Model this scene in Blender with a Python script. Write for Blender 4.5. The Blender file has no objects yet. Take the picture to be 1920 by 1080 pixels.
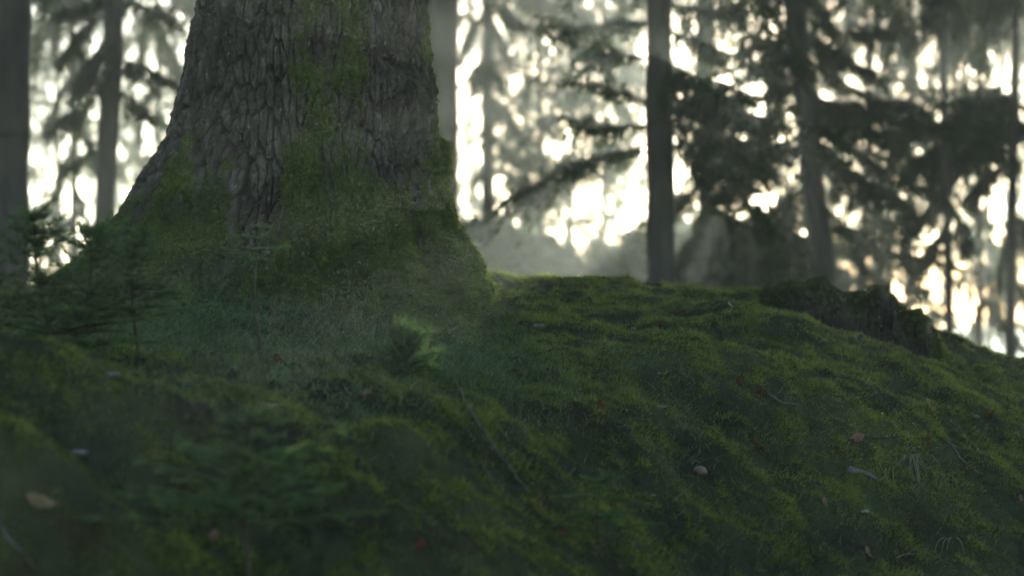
import bpy, math, random
import numpy as np
from mathutils import Vector, Matrix

# ------------------------------------------------------------------ camera, world, sun, exposure
scene = bpy.context.scene
C = scene.collection
F = 4213.0                                   # focal length in photograph pixels (1920 wide)
cam = bpy.data.cameras.new('camera')
cam.sensor_width = 36; cam.lens = F / 1920 * 36
cam.clip_start = 0.05; cam.clip_end = 3000
cam.dof.use_dof = True; cam.dof.focus_distance = 8.5; cam.dof.aperture_fstop = 2.0
cam.dof.aperture_blades = 0
co = bpy.data.objects.new('camera', cam); C.objects.link(co)
co.location = (0, 0, 0); co.rotation_euler = (math.radians(90), 0, 0)
scene.camera = co

SUN_AZ = (1430 - 960) / F                    # radians clockwise from +Y
SUN_EL = math.radians(4.6)
w = bpy.data.worlds.new("World"); scene.world = w; w.use_nodes = True
nt = w.node_tree; bg = nt.nodes['Background']
sky = nt.nodes.new('ShaderNodeTexSky'); sky.sky_type = 'NISHITA'; sky.sun_disc = False
sky.sun_elevation = SUN_EL; sky.sun_rotation = SUN_AZ
sky.air_density = 0.55; sky.dust_density = 0.3; sky.ozone_density = 1.0
tn = nt.nodes.new('ShaderNodeMix'); tn.data_type = 'RGBA'; tn.blend_type = 'MULTIPLY'; tn.inputs[0].default_value = 1
tn.inputs[7].default_value = (1.10, 1.0, 0.92, 1); nt.links.new(sky.outputs[0], tn.inputs[6]); nt.links.new(tn.outputs[2], bg.inputs[0]); bg.inputs[1].default_value = 0.12
sl = bpy.data.lights.new('sun', 'SUN'); sl.energy = 5.0; sl.angle = math.radians(0.5); sl.color = (1, 0.95, 0.85)
so = bpy.data.objects.new('sun', sl); C.objects.link(so)
sd = Vector((math.sin(SUN_AZ) * math.cos(SUN_EL), math.cos(SUN_AZ) * math.cos(SUN_EL), math.sin(SUN_EL)))
so.rotation_euler = sd.to_track_quat('Z', 'Y').to_euler()
so.location = (8, 20, 12)
vs = scene.view_settings
vs.view_transform = 'Standard'; vs.look = 'None'; vs.gamma = 1; vs.exposure = 2.0
cy = scene.cycles
cy.use_denoising = True; cy.max_bounces = 6; cy.diffuse_bounces = 2; cy.glossy_bounces = 1
cy.transmission_bounces = 3; cy.volume_bounces = 0; cy.transparent_max_bounces = 4
cy.use_adaptive_sampling = True; cy.adaptive_threshold = 0.02; cy.sample_clamp_indirect = 4

R = np.random.default_rng(11)
def at(px, py, Y):
    return np.array([(px - 960) / F * Y, Y, (540 - py) / F * Y])

# ------------------------------------------------------------------ noise
def _h(ix, iy, iz, seed):
    n = (ix.astype(np.int64) * 73856093) ^ (iy.astype(np.int64) * 19349663) ^ (iz.astype(np.int64) * 83492791) ^ (seed * 2654435761 & 0x7fffffff)
    n = (n ^ (n >> 13)) * 1274126177 & 0x7fffffff
    n = (n ^ (n >> 16)) * 668265263 & 0x7fffffff
    return (n & 0xffffff) / float(0xffffff)
def vnoise(x, y, z=0.0, seed=0):
    x = np.asarray(x, float); y = np.asarray(y, float) + 0 * x; z = np.asarray(z, float) + 0 * x
    x0, y0, z0 = np.floor(x), np.floor(y), np.floor(z)
    f = [t * t * (3 - 2 * t) for t in (x - x0, y - y0, z - z0)]
    r = 0
    for a in (0, 1):
        for b in (0, 1):
            for c in (0, 1):
                r = r + _h(x0 + a, y0 + b, z0 + c, seed) * (f[0] if a else 1 - f[0]) * (f[1] if b else 1 - f[1]) * (f[2] if c else 1 - f[2])
    return r * 2 - 1
def fbm(x, y, z=0.0, seed=0, oct=4, g=0.5):
    r, a, k = 0, 1.0, 1.0
    for i in range(oct):
        r = r + a * vnoise(np.asarray(x) * k, np.asarray(y) * k, np.asarray(z) * k, seed + i); a *= g; k *= 2.03
    return r
def cell(x, y, seed=0):
    x0, y0 = np.floor(x), np.floor(y)
    d1 = np.full(x.shape, 9.0); d2 = d1.copy(); cid = d1 * 0
    for a in (-1, 0, 1):
        for b in (-1, 0, 1):
            cx = x0 + a + 0.15 + 0.7 * _h(x0 + a, y0 + b, x0 * 0, seed); cyy = y0 + b + 0.15 + 0.7 * _h(x0 + a, y0 + b, x0 * 0 + 1, seed)
            d = np.hypot(cx - x, cyy - y); new = d < d1
            d2 = np.where(new, d1, np.minimum(d2, d)); cid = np.where(new, _h(x0 + a, y0 + b, x0 * 0 + 2, seed), cid); d1 = np.where(new, d, d1)
    return d1, d2, cid
def sstep(a, b, x):
    t = np.clip((x - a) / (b - a), 0, 1); return t * t * (3 - 2 * t)

# ------------------------------------------------------------------ mesh helpers
def tag(o, label=None, cat=None, group=None, kind=None):
    if label: o['label'] = label
    if cat: o['category'] = cat
    if group: o['group'] = group
    if kind: o['kind'] = kind
    return o
def mesh(name, V, faces, mat, parent=None, smooth=False, attrs=None, fmat=None):
    V = np.ascontiguousarray(V, dtype=np.float32).reshape(-1, 3); faces = np.ascontiguousarray(faces, dtype=np.int32)
    k = faces.shape[1]; n = len(faces)
    me = bpy.data.meshes.new(name)
    me.vertices.add(len(V)); me.vertices.foreach_set('co', V.ravel())
    me.loops.add(n * k); me.loops.foreach_set('vertex_index', faces.ravel())
    me.polygons.add(n); me.polygons.foreach_set('loop_start', np.arange(0, n * k, k, dtype=np.int32))
    me.polygons.foreach_set('loop_total', np.full(n, k, dtype=np.int32))
    me.polygons.foreach_set('use_smooth', np.full(n, smooth, dtype=bool))
    for m in (mat if isinstance(mat, (list, tuple)) else [mat]): me.materials.append(m)
    if fmat is not None: me.polygons.foreach_set('material_index', np.asarray(fmat, dtype=np.int32))
    for an, av in (attrs or {}).items():
        a = me.attributes.new(an, 'FLOAT', 'POINT'); a.data.foreach_set('value', np.asarray(av, dtype=np.float32).ravel())
    me.update(calc_edges=True)
    o = bpy.data.objects.new(name, me); C.objects.link(o)
    if parent is not None:
        o.parent = parent; o.matrix_parent_inverse = Matrix.Identity(4)
        off = np.array(parent_world(parent), dtype=np.float32)
        if np.abs(off).sum() > 0:
            me.vertices.foreach_set('co', (V - off).ravel())
    return o
def parent_world(p):
    v = Vector(p.location)
    while p.parent is not None:
        p = p.parent; v = v + Vector(p.location)
    return v
def empty(name, loc, label, cat, group=None):
    o = bpy.data.objects.new(name, None); C.objects.link(o); o.location = tuple(float(t) for t in loc); o.empty_display_size = 0.05
    return tag(o, label, cat, group)
class Acc:
    def __init__(s): s.V = []; s.T = []; s.n = 0; s.A = []
    def add(s, V, T, a=0.0):
        V = np.asarray(V, float).reshape(-1, 3); T = np.asarray(T, int)
        s.V.append(V); s.T.append(T + s.n); s.n += len(V); s.A.append(np.broadcast_to(np.asarray(a, float), (len(V),)))
    def build(s, name, mat, parent=None, smooth=False):
        return mesh(name, np.concatenate(s.V), np.concatenate(s.T), mat, parent, smooth, {'tint': np.concatenate(s.A)})
def unit(v): return v / np.maximum(np.linalg.norm(v, axis=-1, keepdims=True), 1e-9)
def catmull(P, n):
    P = np.asarray(P, float)
    if len(P) == 2:
        t = np.linspace(0, 1, n)[:, None]; return P[0] * (1 - t) + P[1] * t
    Q = np.vstack([2 * P[0] - P[1], P, 2 * P[-1] - P[-2]]); m = len(P) - 1
    out = []
    for t in np.linspace(0, m, n):
        i = min(int(t), m - 1); u = t - i; a, b, c, d = Q[i:i + 4]
        out.append(0.5 * (2 * b + (c - a) * u + (2 * a - 5 * b + 4 * c - d) * u * u + (3 * b - a - 3 * c + d) * u ** 3))
    return np.array(out)
def tube(P, rad, ns=6, cap=True):
    P = np.asarray(P, float); n = len(P); rad = np.broadcast_to(np.asarray(rad, float), (n,))
    T = unit(np.gradient(P, axis=0)); ref = np.array([0.31, 0.17, 0.93]) if abs(T[0][2]) < .8 else np.array([1, .1, 0.])
    A = unit(np.cross(T, ref)); B = np.cross(T, A)
    th = np.linspace(0, 2 * math.pi, ns, endpoint=False)
    V = P[:, None] + rad[:, None, None] * (np.cos(th)[None, :, None] * A[:, None] + np.sin(th)[None, :, None] * B[:, None])
    V = V.reshape(-1, 3); tr = []
    i = np.arange(n - 1)[:, None] * ns; j = np.arange(ns)[None]; j2 = (j + 1) % ns
    a = (i + j).ravel(); b = (i + j2).ravel(); c = (i + ns + j2).ravel(); d = (i + ns + j).ravel()
    tr = np.vstack([np.stack([a, b, c], 1), np.stack([a, c, d], 1)])
    if cap:
        V = np.vstack([V, P[0], P[-1]]); k = n * ns; jj = np.arange(ns); j3 = (jj + 1) % ns
        tr = np.vstack([tr, np.stack([np.full(ns, k), j3, jj], 1), np.stack([np.full(ns, k + 1), (n - 1) * ns + jj, (n - 1) * ns + j3], 1)])
    return V, tr
def spikes(P, D, L, W, a=0.0, rng=R):
    """one slim triangle per point: base across, tip along D"""
    n = len(P); S = unit(np.cross(D, rng.normal(size=(n, 3)))) * (np.asarray(W).reshape(-1, 1) / 2)
    V = np.stack([P - S, P + S, P + unit(D) * np.asarray(L).reshape(-1, 1)], 1).reshape(-1, 3)
    return V, np.arange(3 * n).reshape(-1, 3), np.repeat(np.broadcast_to(a, (n,)), 3)
def blades(P, D, L, W, bend, a=0.0, rng=R, seg=3):
    """curved grass blades, seg segments"""
    n = len(P); D = unit(D); L = np.asarray(L).reshape(-1, 1); W = np.asarray(W).reshape(-1, 1)
    S = unit(np.cross(D, rng.normal(size=(n, 3)))); B = np.asarray(bend)
    rows = []
    for k in range(seg + 1):
        t = k / seg
        c = P + D * L * t + B * L * t * t
        wd = W * (1 - t) ** 0.6 / 2
        rows += [c - S * wd, c + S * wd] if k < seg else [c]
    V = np.stack(rows, 1); m = V.shape[1]; T = []
    for k in range(seg - 1):
        q = 2 * k; T += [[q, q + 1, q + 3], [q, q + 3, q + 2]]
    q = 2 * (seg - 1); T += [[q, q + 1, q + 2]]
    T = (np.array(T)[None] + (np.arange(n) * m)[:, None, None]).reshape(-1, 3)
    return V.reshape(-1, 3), T, np.repeat(np.broadcast_to(a, (n,)), m)

# ------------------------------------------------------------------ materials
def nodes_mat(name):
    m = bpy.data.materials.new(name); m.use_nodes = True; nt = m.node_tree
    for n in list(nt.nodes): nt.nodes.remove(n)
    out = nt.nodes.new('ShaderNodeOutputMaterial')
    return m, nt, out
def N(nt, t, **k):
    n = nt.nodes.new(t)
    for a, b in k.items(): setattr(n, a, b)
    return n
def ramp(nt, src, stops):
    r = N(nt, 'ShaderNodeValToRGB'); e = r.color_ramp.elements
    e[0].position, e[0].color = stops[0][0], (*stops[0][1], 1); e[1].position, e[1].color = stops[-1][0], (*stops[-1][1], 1)
    for p, c in stops[1:-1]:
        q = e.new(p); q.color = (*c, 1)
    nt.links.new(src, r.inputs[0]); return r.outputs[0]
def noise(nt, scale, detail=4, rough=0.55, obj=True, stretch=None):
    g = N(nt, 'ShaderNodeNewGeometry'); src = g.outputs['Position']
    if stretch:
        mp = N(nt, 'ShaderNodeMapping'); mp.inputs['Scale'].default_value = stretch; nt.links.new(src, mp.inputs[0]); src = mp.outputs[0]
    n = N(nt, 'ShaderNodeTexNoise'); n.inputs['Scale'].default_value = scale; n.inputs['Detail'].default_value = detail
    n.inputs['Roughness'].default_value = rough; nt.links.new(src, n.inputs['Vector']); return n.outputs['Fac']
def math_(nt, op, a, b):
    n = N(nt, 'ShaderNodeMath', operation=op)
    for i, v in enumerate((a, b)):
        if isinstance(v, (int, float)): n.inputs[i].default_value = v
        else: nt.links.new(v, n.inputs[i])
    return n.outputs[0]
def mixc(nt, f, a, b, mode='MIX'):
    n = N(nt, 'ShaderNodeMix', data_type='RGBA', blend_type=mode)
    for i, v in ((0, f), (6, a), (7, b)):
        if isinstance(v, (int, float)): n.inputs[i].default_value = v
        elif isinstance(v, tuple): n.inputs[i].default_value = (*v, 1)
        else: nt.links.new(v, n.inputs[i])
    return n.outputs[2]
def attr(nt, name):
    a = N(nt, 'ShaderNodeAttribute'); a.attribute_name = name; return a.outputs['Fac']
def leafy(name, stops, scale=3.0, trans=0.45, tintamt=0.5):
    """thin plant surface: diffuse + light passing through, colour varied by place and by blade"""
    m, nt, out = nodes_mat(name)
    f = math_(nt, 'ADD', math_(nt, 'ADD', noise(nt, scale, 5), math_(nt, 'MULTIPLY', attr(nt, 'tint'), tintamt)), math_(nt, 'MULTIPLY', math_(nt, 'SUBTRACT', noise(nt, scale * 5.3, 3), 0.5), 0.4))
    c = ramp(nt, f, stops)
    d = N(nt, 'ShaderNodeBsdfDiffuse'); t = N(nt, 'ShaderNodeBsdfTranslucent'); mx = N(nt, 'ShaderNodeMixShader'); mx.inputs[0].default_value = trans
    nt.links.new(c, d.inputs[0]); nt.links.new(mixc(nt, 1.0, c, (1.5, 1.5, 0.7), 'MULTIPLY'), t.inputs[0])
    nt.links.new(d.outputs[0], mx.inputs[1]); nt.links.new(t.outputs[0], mx.inputs[2]); nt.links.new(mx.outputs[0], out.inputs[0])
    return m
def solid(name, stops, scale=20, bump=0.0, bscale=80, rough=0.9, stretch=None, spec=0.2):
    m, nt, out = nodes_mat(name); p = N(nt, 'ShaderNodeBsdfPrincipled')
    nt.links.new(ramp(nt, noise(nt, scale, 5, stretch=stretch), stops), p.inputs['Base Color'])
    p.inputs['Roughness'].default_value = rough; p.inputs['Specular IOR Level'].default_value = spec
    if bump:
        b = N(nt, 'ShaderNodeBump'); b.inputs['Strength'].default_value = bump; b.inputs['Distance'].default_value = 0.01
        nt.links.new(noise(nt, bscale, 5, stretch=stretch), b.inputs['Height']); nt.links.new(b.outputs[0], p.inputs['Normal'])
    nt.links.new(p.outputs[0], out.inputs[0]); return m

MOSS = [(0.22, (0.046, 0.054, 0.032)), (0.42, (0.076, 0.100, 0.044)), (0.60, (0.112, 0.148, 0.052)), (0.85, (0.18, 0.225, 0.066))]
M_moss = leafy('moss', MOSS, 2.6, 0.5, 0.35)
M_tmoss = leafy('trunk_moss', [(0.25, (0.032, 0.044, 0.016)), (0.5, (0.074, 0.108, 0.028)), (0.8, (0.14, 0.185, 0.042))], 5, 0.5, 0.35)
M_grass = leafy('grass', [(0.3, (0.045, 0.075, 0.042)), (0.55, (0.085, 0.135, 0.078)), (0.85, (0.18, 0.23, 0.14))], 4, 0.35, 0.5)
M_straw = leafy('straw', [(0.3, (0.14, 0.13, 0.09)), (0.8, (0.25, 0.235, 0.17))], 8, 0.2, 0.3)
M_needle = leafy('spruce_needles', [(0.3, (0.020, 0.036, 0.016)), (0.6, (0.035, 0.060, 0.024)), (0.9, (0.07, 0.085, 0.03))], 1.5, 0.3, 0.4)
M_sneedle = leafy('sapling_needles', [(0.3, (0.055, 0.095, 0.048)), (0.6, (0.095, 0.160, 0.075)), (0.9, (0.16, 0.24, 0.11))], 6, 0.35, 0.4)
M_pneedle = leafy('fresh_needles', [(0.3, (0.045, 0.085, 0.050)), (0.9, (0.10, 0.16, 0.085))], 6, 0.35, 0.4)
M_bgbark = solid('distant_bark', [(0.3, (0.030, 0.030, 0.024)), (0.55, (0.055, 0.052, 0.042)), (0.75, (0.045, 0.06, 0.025))], 6, 0.6, 25, stretch=(1, 1, 0.25))
M_stem = solid('stem_bark', [(0.3, (0.03, 0.024, 0.018)), (0.7, (0.075, 0.06, 0.045))], 60)
M_twig = solid('dead_twig', [(0.3, (0.07, 0.063, 0.05)), (0.7, (0.16, 0.145, 0.12))], 60)
M_gtwig = solid('grey_twig', [(0.3, (0.06, 0.065, 0.06)), (0.7, (0.13, 0.14, 0.13))], 60)
M_soil = solid('soil', [(0.35, (0.006, 0.006, 0.004)), (0.5, (0.013, 0.013, 0.007)), (0.62, (0.022, 0.032, 0.010))], 9, 1.0, 45)
M_stone = solid('pale_stone', [(0.3, (0.10, 0.11, 0.10)), (0.7, (0.24, 0.26, 0.25))], 40, 0.4)
def leafmat(name, a, b): return leafy(name, [(0.35, a), (0.7, b)], 30, 0.25, 0.2)
LM = {'red-brown': leafmat('red_brown_leaf', (0.065, 0.026, 0.015), (0.13, 0.05, 0.03)), 'tan': leafmat('tan_leaf', (0.16, 0.12, 0.07), (0.28, 0.21, 0.13)),
      'pale': leafmat('pale_leaf', (0.2, 0.19, 0.15), (0.36, 0.34, 0.28)), 'brown': leafmat('brown_leaf', (0.07, 0.04, 0.022), (0.15, 0.08, 0.045)),
      'pinkish': leafmat('pinkish_leaf', (0.16, 0.09, 0.07), (0.28, 0.18, 0.14))}

# ground sheet: moss over thin dark soil
def ground_mat():
    m, nt, out = nodes_mat('ground_moss'); p = N(nt, 'ShaderNodeBsdfPrincipled')
    c = ramp(nt, noise(nt, 2.6, 6), [(0.30, (0.020, 0.022, 0.015)), (0.5, (0.038, 0.048, 0.024)), (0.8, (0.065, 0.088, 0.034))])
    s = ramp(nt, noise(nt, 5.5, 4), [(0.56, (0, 0, 0)), (0.66, (1, 1, 1))])
    c = mixc(nt, math_(nt, 'MULTIPLY', s, 0.6), c, (0.030, 0.022, 0.013))
    nt.links.new(c, p.inputs['Base Color']); p.inputs['Roughness'].default_value = 1; p.inputs['Specular IOR Level'].default_value = 0.05
    b = N(nt, 'ShaderNodeBump'); b.inputs['Strength'].default_value = 0.7; b.inputs['Distance'].default_value = 0.012
    nt.links.new(noise(nt, 90, 4), b.inputs['Height']); nt.links.new(b.outputs[0], p.inputs['Normal'])
    nt.links.new(p.outputs[0], out.inputs[0]); return m
M_ground = ground_mat()

# ------------------------------------------------------------------ ground height field
TP = np.array([-900, -300, 0, 200, 400, 600, 800, 900, 1050, 1200, 1400, 1550, 1700, 1900, 2300, 3000], float)
TY = np.array([0.8, 2.5, 3.5, 3.8, 4.2, 4.8, 5.5, 6.3, 7.2, 8.0, 8.6, 9.2, 9.7, 10.5, 11.2, 12.5, 14, 18, 30, 80, 450])
rows = {
 2.5: [1500, 1500, 1500, 1500, 1500, 1550, 1600, 1650, 1700, 1750, 1800, 1850, 1900, 2000, 2100, 2200],
 3.5: [1050, 1090, 1150, 1180, 1200, 1250, 1300, 1350, 1450, 1500, 1600, 1650, 1700, 1800, 1900, 2000],
 3.8: [700, 700, 780, 940, 1080, 1130, 1200, 1250, 1350, 1420, 1530, 1580, 1640, 1730, 1850, 1950],
 4.2: [730, 740, 800, 945, 985, 1020, 1090, 1150, 1250, 1330, 1450, 1500, 1570, 1650, 1770, 1850],
 4.8: [640, 640, 648, 715, 815, 880, 960, 1020, 1120, 1210, 1330, 1400, 1470, 1550, 1650, 1750],
 5.5: [690, 690, 705, 735, 750, 790, 840, 890, 990, 1080, 1200, 1270, 1340, 1420, 1530, 1600],
 6.3: [650, 650, 660, 675, 690, 720, 750, 785, 860, 940, 1060, 1130, 1200, 1290, 1400, 1500],
 7.2: [615, 615, 618, 628, 645, 668, 700, 722, 752, 815, 910, 980, 1050, 1140, 1250, 1350],
 8.0: [585, 585, 588, 595, 605, 622, 665, 688, 692, 725, 790, 850, 905, 1000, 1120, 1200],
 8.6: [565, 565, 568, 572, 580, 592, 640, 658, 655, 672, 712, 750, 790, 890, 1010, 1100],
 9.2: [553, 553, 555, 558, 562, 567, 600, 620, 620, 628, 650, 670, 700, 810, 930, 1000],
 9.7: [550, 550, 550, 550, 552, 553, 572, 580, 586, 598, 590, 622, 660, 765, 880, 950],
 10.5: [550, 550, 550, 550, 550, 550, 546, 542, 555, 562, 572, 640, 680, 730, 820, 900],
 11.2: [570, 570, 570, 570, 565, 560, 545, 530, 531, 529, 548, 540, 592, 662, 760, 850],
 12.5: [640, 640, 640, 640, 640, 620, 590, 570, 560, 556, 590, 605, 660, 725, 820, 900],
 14: [700, 700, 700, 700, 700, 700, 690, 670, 655, 650, 680, 700, 750, 800, 880, 950]}
def ry(Y): return np.where(np.asarray(Y) < 8.6, 8.6 - (8.6 - np.asarray(Y, float)) * 0.68, Y)
zt = {0.8: -1.45, 18: -1.0, 30: -2.2, 80: -5.0, 450: -8.0}
TZ = np.zeros((len(TY), len(TP)))
for i, Y in enumerate(TY):
    TZ[i] = zt[Y] if Y in zt else (540 - np.array(rows[Y])) / F * float(ry(Y))
TY = np.array([0.8] + [float(ry(Y)) for Y in TY[1:]])
# dense mesh axes
ua = np.unique(np.concatenate([np.linspace(-3300, -250, 60), np.linspace(-250, 2170, 520), np.linspace(2170, 5300, 60)]))
ya = np.unique(np.concatenate([np.geomspace(0.8, 4.2, 30), np.geomspace(4.2, 13, 700), np.geomspace(13, 450, 85)]))
Z1 = np.stack([np.interp(ua, TP, r) for r in TZ])                      # rows x ua
Z = np.stack([np.interp(np.log(ya), np.log(TY), Z1[:, j]) for j in range(len(ua))], 1)
def blur(Z, axis, s):
    k = np.arange(-3 * s, 3 * s + 1); g = np.exp(-0.5 * (k / s) ** 2); g /= g.sum()
    P = np.pad(Z, [(3 * s, 3 * s) if a == axis else (0, 0) for a in (0, 1)], mode='edge')
    out = 0
    for i, gg in enumerate(g): out = out + gg * np.take(P, np.arange(i, i + Z.shape[axis]), axis=axis)
    return out
Z = blur(blur(Z, 0, 6), 1, 9)
PX, YY = np.meshgrid(ua, ya); XX = (PX - 960) / F * YY
damp = 1 / (1 + (YY / 16) ** 2)
Z += (0.035 * fbm(XX * 1.3, YY * 1.3, 0, 3, 3) + 0.034 * fbm(XX * 4.2, YY * 4.2, 0, 9, 3)) * damp
rid = np.abs(vnoise(XX * 11, YY * 11, 0, 21)); c1, c2, c3 = cell(XX * 9 + 0.6 * vnoise(XX * 5, YY * 5, 0, 22), YY * 9, 23); m1, m2, m3 = cell(XX * 3.6 + 0.5 * vnoise(XX * 3, YY * 3, 0, 27), YY * 3.2 + 0.5 * vnoise(XX * 3, YY * 3, 9, 28), 29); c4, c5, c6 = cell(XX * 21, YY * 21 + 0.5 * vnoise(XX * 9, YY * 9, 0, 24), 25)
pz = sstep(-0.5, 0.5, vnoise(XX * 2.1, YY * 2.1, 0, 26))
lump = np.sqrt(np.clip(1 - (m1 / 0.75) ** 2, 0, 1)) * (0.35 + m3); Z += (0.040 * (lump - 0.45) + 0.012 * (0.5 - rid) + 0.050 * pz * (0.45 - np.minimum(c1, 0.9)) * (0.4 + c3) + 0.022 * (0.45 - np.minimum(c4, .9)) + 0.006 * vnoise(XX * 32, YY * 32, 0, 5)) * damp
Z += 0.5 * fbm(XX * 0.08, YY * 0.08, 0, 33, 3) * sstep(20, 60, YY)
Z += 0.05 * np.exp(-((PX - 730) / 75) ** 2 - ((YY - 6.25) / 0.20) ** 2)      # hummock in the middle foreground
Z += 0.045 * np.exp(-((PX - 1480) / 75) ** 2 - ((YY - 9.45) / 0.3) ** 2)
def gz(px, Y):
    px = np.asarray(px, float); Y = np.asarray(Y, float)
    i = np.clip(np.searchsorted(ya, Y) - 1, 0, len(ya) - 2); j = np.clip(np.searchsorted(ua, px) - 1, 0, len(ua) - 2)
    t = (Y - ya[i]) / (ya[i + 1] - ya[i]); s = (px - ua[j]) / (ua[j + 1] - ua[j])
    return Z[i, j] * (1 - t) * (1 - s) + Z[i + 1, j] * t * (1 - s) + Z[i, j + 1] * (1 - t) * s + Z[i + 1, j + 1] * t * s
def gpt(px, Y): return np.stack([(np.asarray(px) - 960) / F * np.asarray(Y), np.asarray(Y) + 0 * np.asarray(px), gz(px, Y)], -1)
def gxy(x, y): return gz(960 + np.asarray(x) / np.asarray(y) * F, y)
def hit(px, py, ymin=4.0):
    """first ground point seen along the ray through a photograph pixel"""
    Ys = np.linspace(ymin, 12.5, 1500); zr = (540 - py) / F * Ys; g = gz(np.full_like(Ys, px), Ys)
    k = np.argmax(g >= zr)
    if g[k] < zr[k]: k = np.argmin(zr - g)
    return np.array([(px - 960) / F * Ys[k], Ys[k], g[k]])
nr, nc = Z.shape
idx = np.arange(nr * nc).reshape(nr, nc)
quads = np.stack([idx[:-1, :-1], idx[:-1, 1:], idx[1:, 1:], idx[1:, :-1]], -1).reshape(-1, 4)
tag(mesh('ground', np.stack([XX, YY, Z], -1), quads, M_ground, smooth=True), 'moss covered forest floor rising to a low crest', 'ground', kind='structure')

# ------------------------------------------------------------------ big trunk
AX, AY = (585 - 960) / F * 9.4, 9.4
K = 9.4 / F
pyr = np.array([-2600, -1200, -500, 0, 100, 200, 260, 300, 350, 400, 450, 500, 550, 600, 680], float)
rR = np.interp
RR = np.array([150, 175, 200, 211, 214, 228, 229, 234, 243, 256, 280, 308, 330, 350, 380]) * K
LL = np.array([150, 175, 200, 213, 233, 263, 279, 302, 332, 362, 403, 452, 505, 560, 640]) * K
zk = (540 - pyr) * K
def zprof(tab, z): return np.interp(-z, -zk, tab)
def wrap(a): return (a + math.pi) % (2 * math.pi) - math.pi
def trunk_r(th, z):
    d = math.degrees; b = 0.47 + 0.16 * np.exp(-(z + 0.05) / 0.33) - 0.03 * np.clip(z - 1, 0, 6)
    b = np.minimum(b, 0.95)
    Rv, Lv = zprof(RR, z), zprof(LL, z)
    a = lambda c: wrap(th - math.radians(c))
    r = b + (Rv - b) * np.exp(-(a(4) / 0.60) ** 2) + (Lv - b) * np.exp(-(a(180) / 0.85) ** 2)
    low = np.exp(-(z + 0.12) / 0.20)
    r = r + 0.25 * np.minimum(low, 3.2) * np.exp(-(np.abs(a(-47)) / 0.15) ** 1.6)           # front right root
    r = r + 0.075 * np.exp(-((z - 0.15) / 0.28) ** 2) * np.exp(-(a(-60) / 0.20) ** 2)
    r = r - 0.13 * np.exp(-((z - 0.02) / 0.30) ** 2) * np.exp(-(a(-27) / 0.17) ** 2)
    r = r + 0.12 * np.minimum(low, 3) * np.exp(-(a(-118) / 0.35) ** 2) + 0.15 * np.minimum(low, 3) * np.exp(-(a(80) / 0.4) ** 2)
    r = r + 0.016 * np.sin(5 * th + 1.3 + 0.8 * z) + (0.012 + 0.020 * np.minimum(low, 1.5)) * np.sin(9 * th + 4 + z) * (np.cos(th + 1.9) > 0.2)
    return r
th = np.unique(np.concatenate([np.linspace(-math.pi - 0.35, 0.45, 760), np.linspace(0.45, math.pi - 0.35, 120)]))[:-1]
zz = np.unique(np.concatenate([np.linspace(-0.55, 1.35, 640), np.linspace(1.35, 7.5, 110)]))
TH, ZZ = np.meshgrid(th, zz)
r0 = trunk_r(wrap(TH), ZZ)
arc = TH * 0.55
wx = fbm(arc * 5, ZZ * 2.2, 0, 40, 3) * 0.5; wz = fbm(arc * 6, ZZ * 3, 7, 44, 3) * 0.5
d1, d2, cid = cell(arc * 25 + wx * 1.0, ZZ * 6.4 + wz * .8, 50)
e1, e2, cid2 = cell(arc * 42 + wx * 2, ZZ * 17 + wz * 2, 60)
crack = 1 - sstep(0.02, 0.26, d2 - d1); crack2 = 1 - sstep(0.02, 0.30, e2 - e1)
ang = np.degrees(wrap(TH))
# how mossy: right and low are mossy, the left shoulder is bare bark
mo = 0.78 * sstep(-104, -84, ang) * sstep(80, 20, ang) + 0.85 * sstep(0.72, 0.05, ZZ + 0.06 * np.sin(TH * 9)) - 0.06
mo = mo * 0.9 + 0.50 * fbm(arc * 8, ZZ * 3.0, 0, 70, 5, 0.62) + 0.30 * fbm(arc * 34, ZZ * 22, 0, 75, 2) + 0.12 * crack + 0.08
mo -= 0.55 * np.exp(-((ang + 108) / 9.0) ** 2) * sstep(-0.05, 0.2, ZZ + .0) + 0.35 * np.exp(-((ang + 45) / 10) ** 2 - ((ZZ - 0.42) / 0.3) ** 2)
mo -= 0.45 * sstep(-66, -50, ang) * sstep(0, -20, ang) * sstep(0.25, 0.5, ZZ)
mossv = sstep(0.22, 0.95, mo)
bare = 1 - mossv
disp = -0.020 * crack * (0.35 + 0.65 * bare) - 0.006 * crack2 * bare + 0.010 * (cid - 0.5) * bare + 0.006 * fbm(arc * 60, ZZ * 40, 0, 80, 3)
disp += mossv * (0.012 + 0.014 * fbm(arc * 22, ZZ * 16, 0, 90, 3)) + 0.015 * fbm(arc * 5, ZZ * 2.5, 0, 95, 3)
rr = r0 + disp
VX = AX + rr * np.cos(TH); VY = AY + rr * np.sin(TH)
V = np.stack([VX, VY, ZZ], -1)
nr2, nc2 = ZZ.shape; id2 = np.arange(nr2 * nc2).reshape(nr2, nc2); id2n = np.roll(id2, -1, axis=1)
q2 = np.stack([id2[:-1], id2n[:-1], id2n[1:], id2[1:]], -1).reshape(-1, 4)
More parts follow.
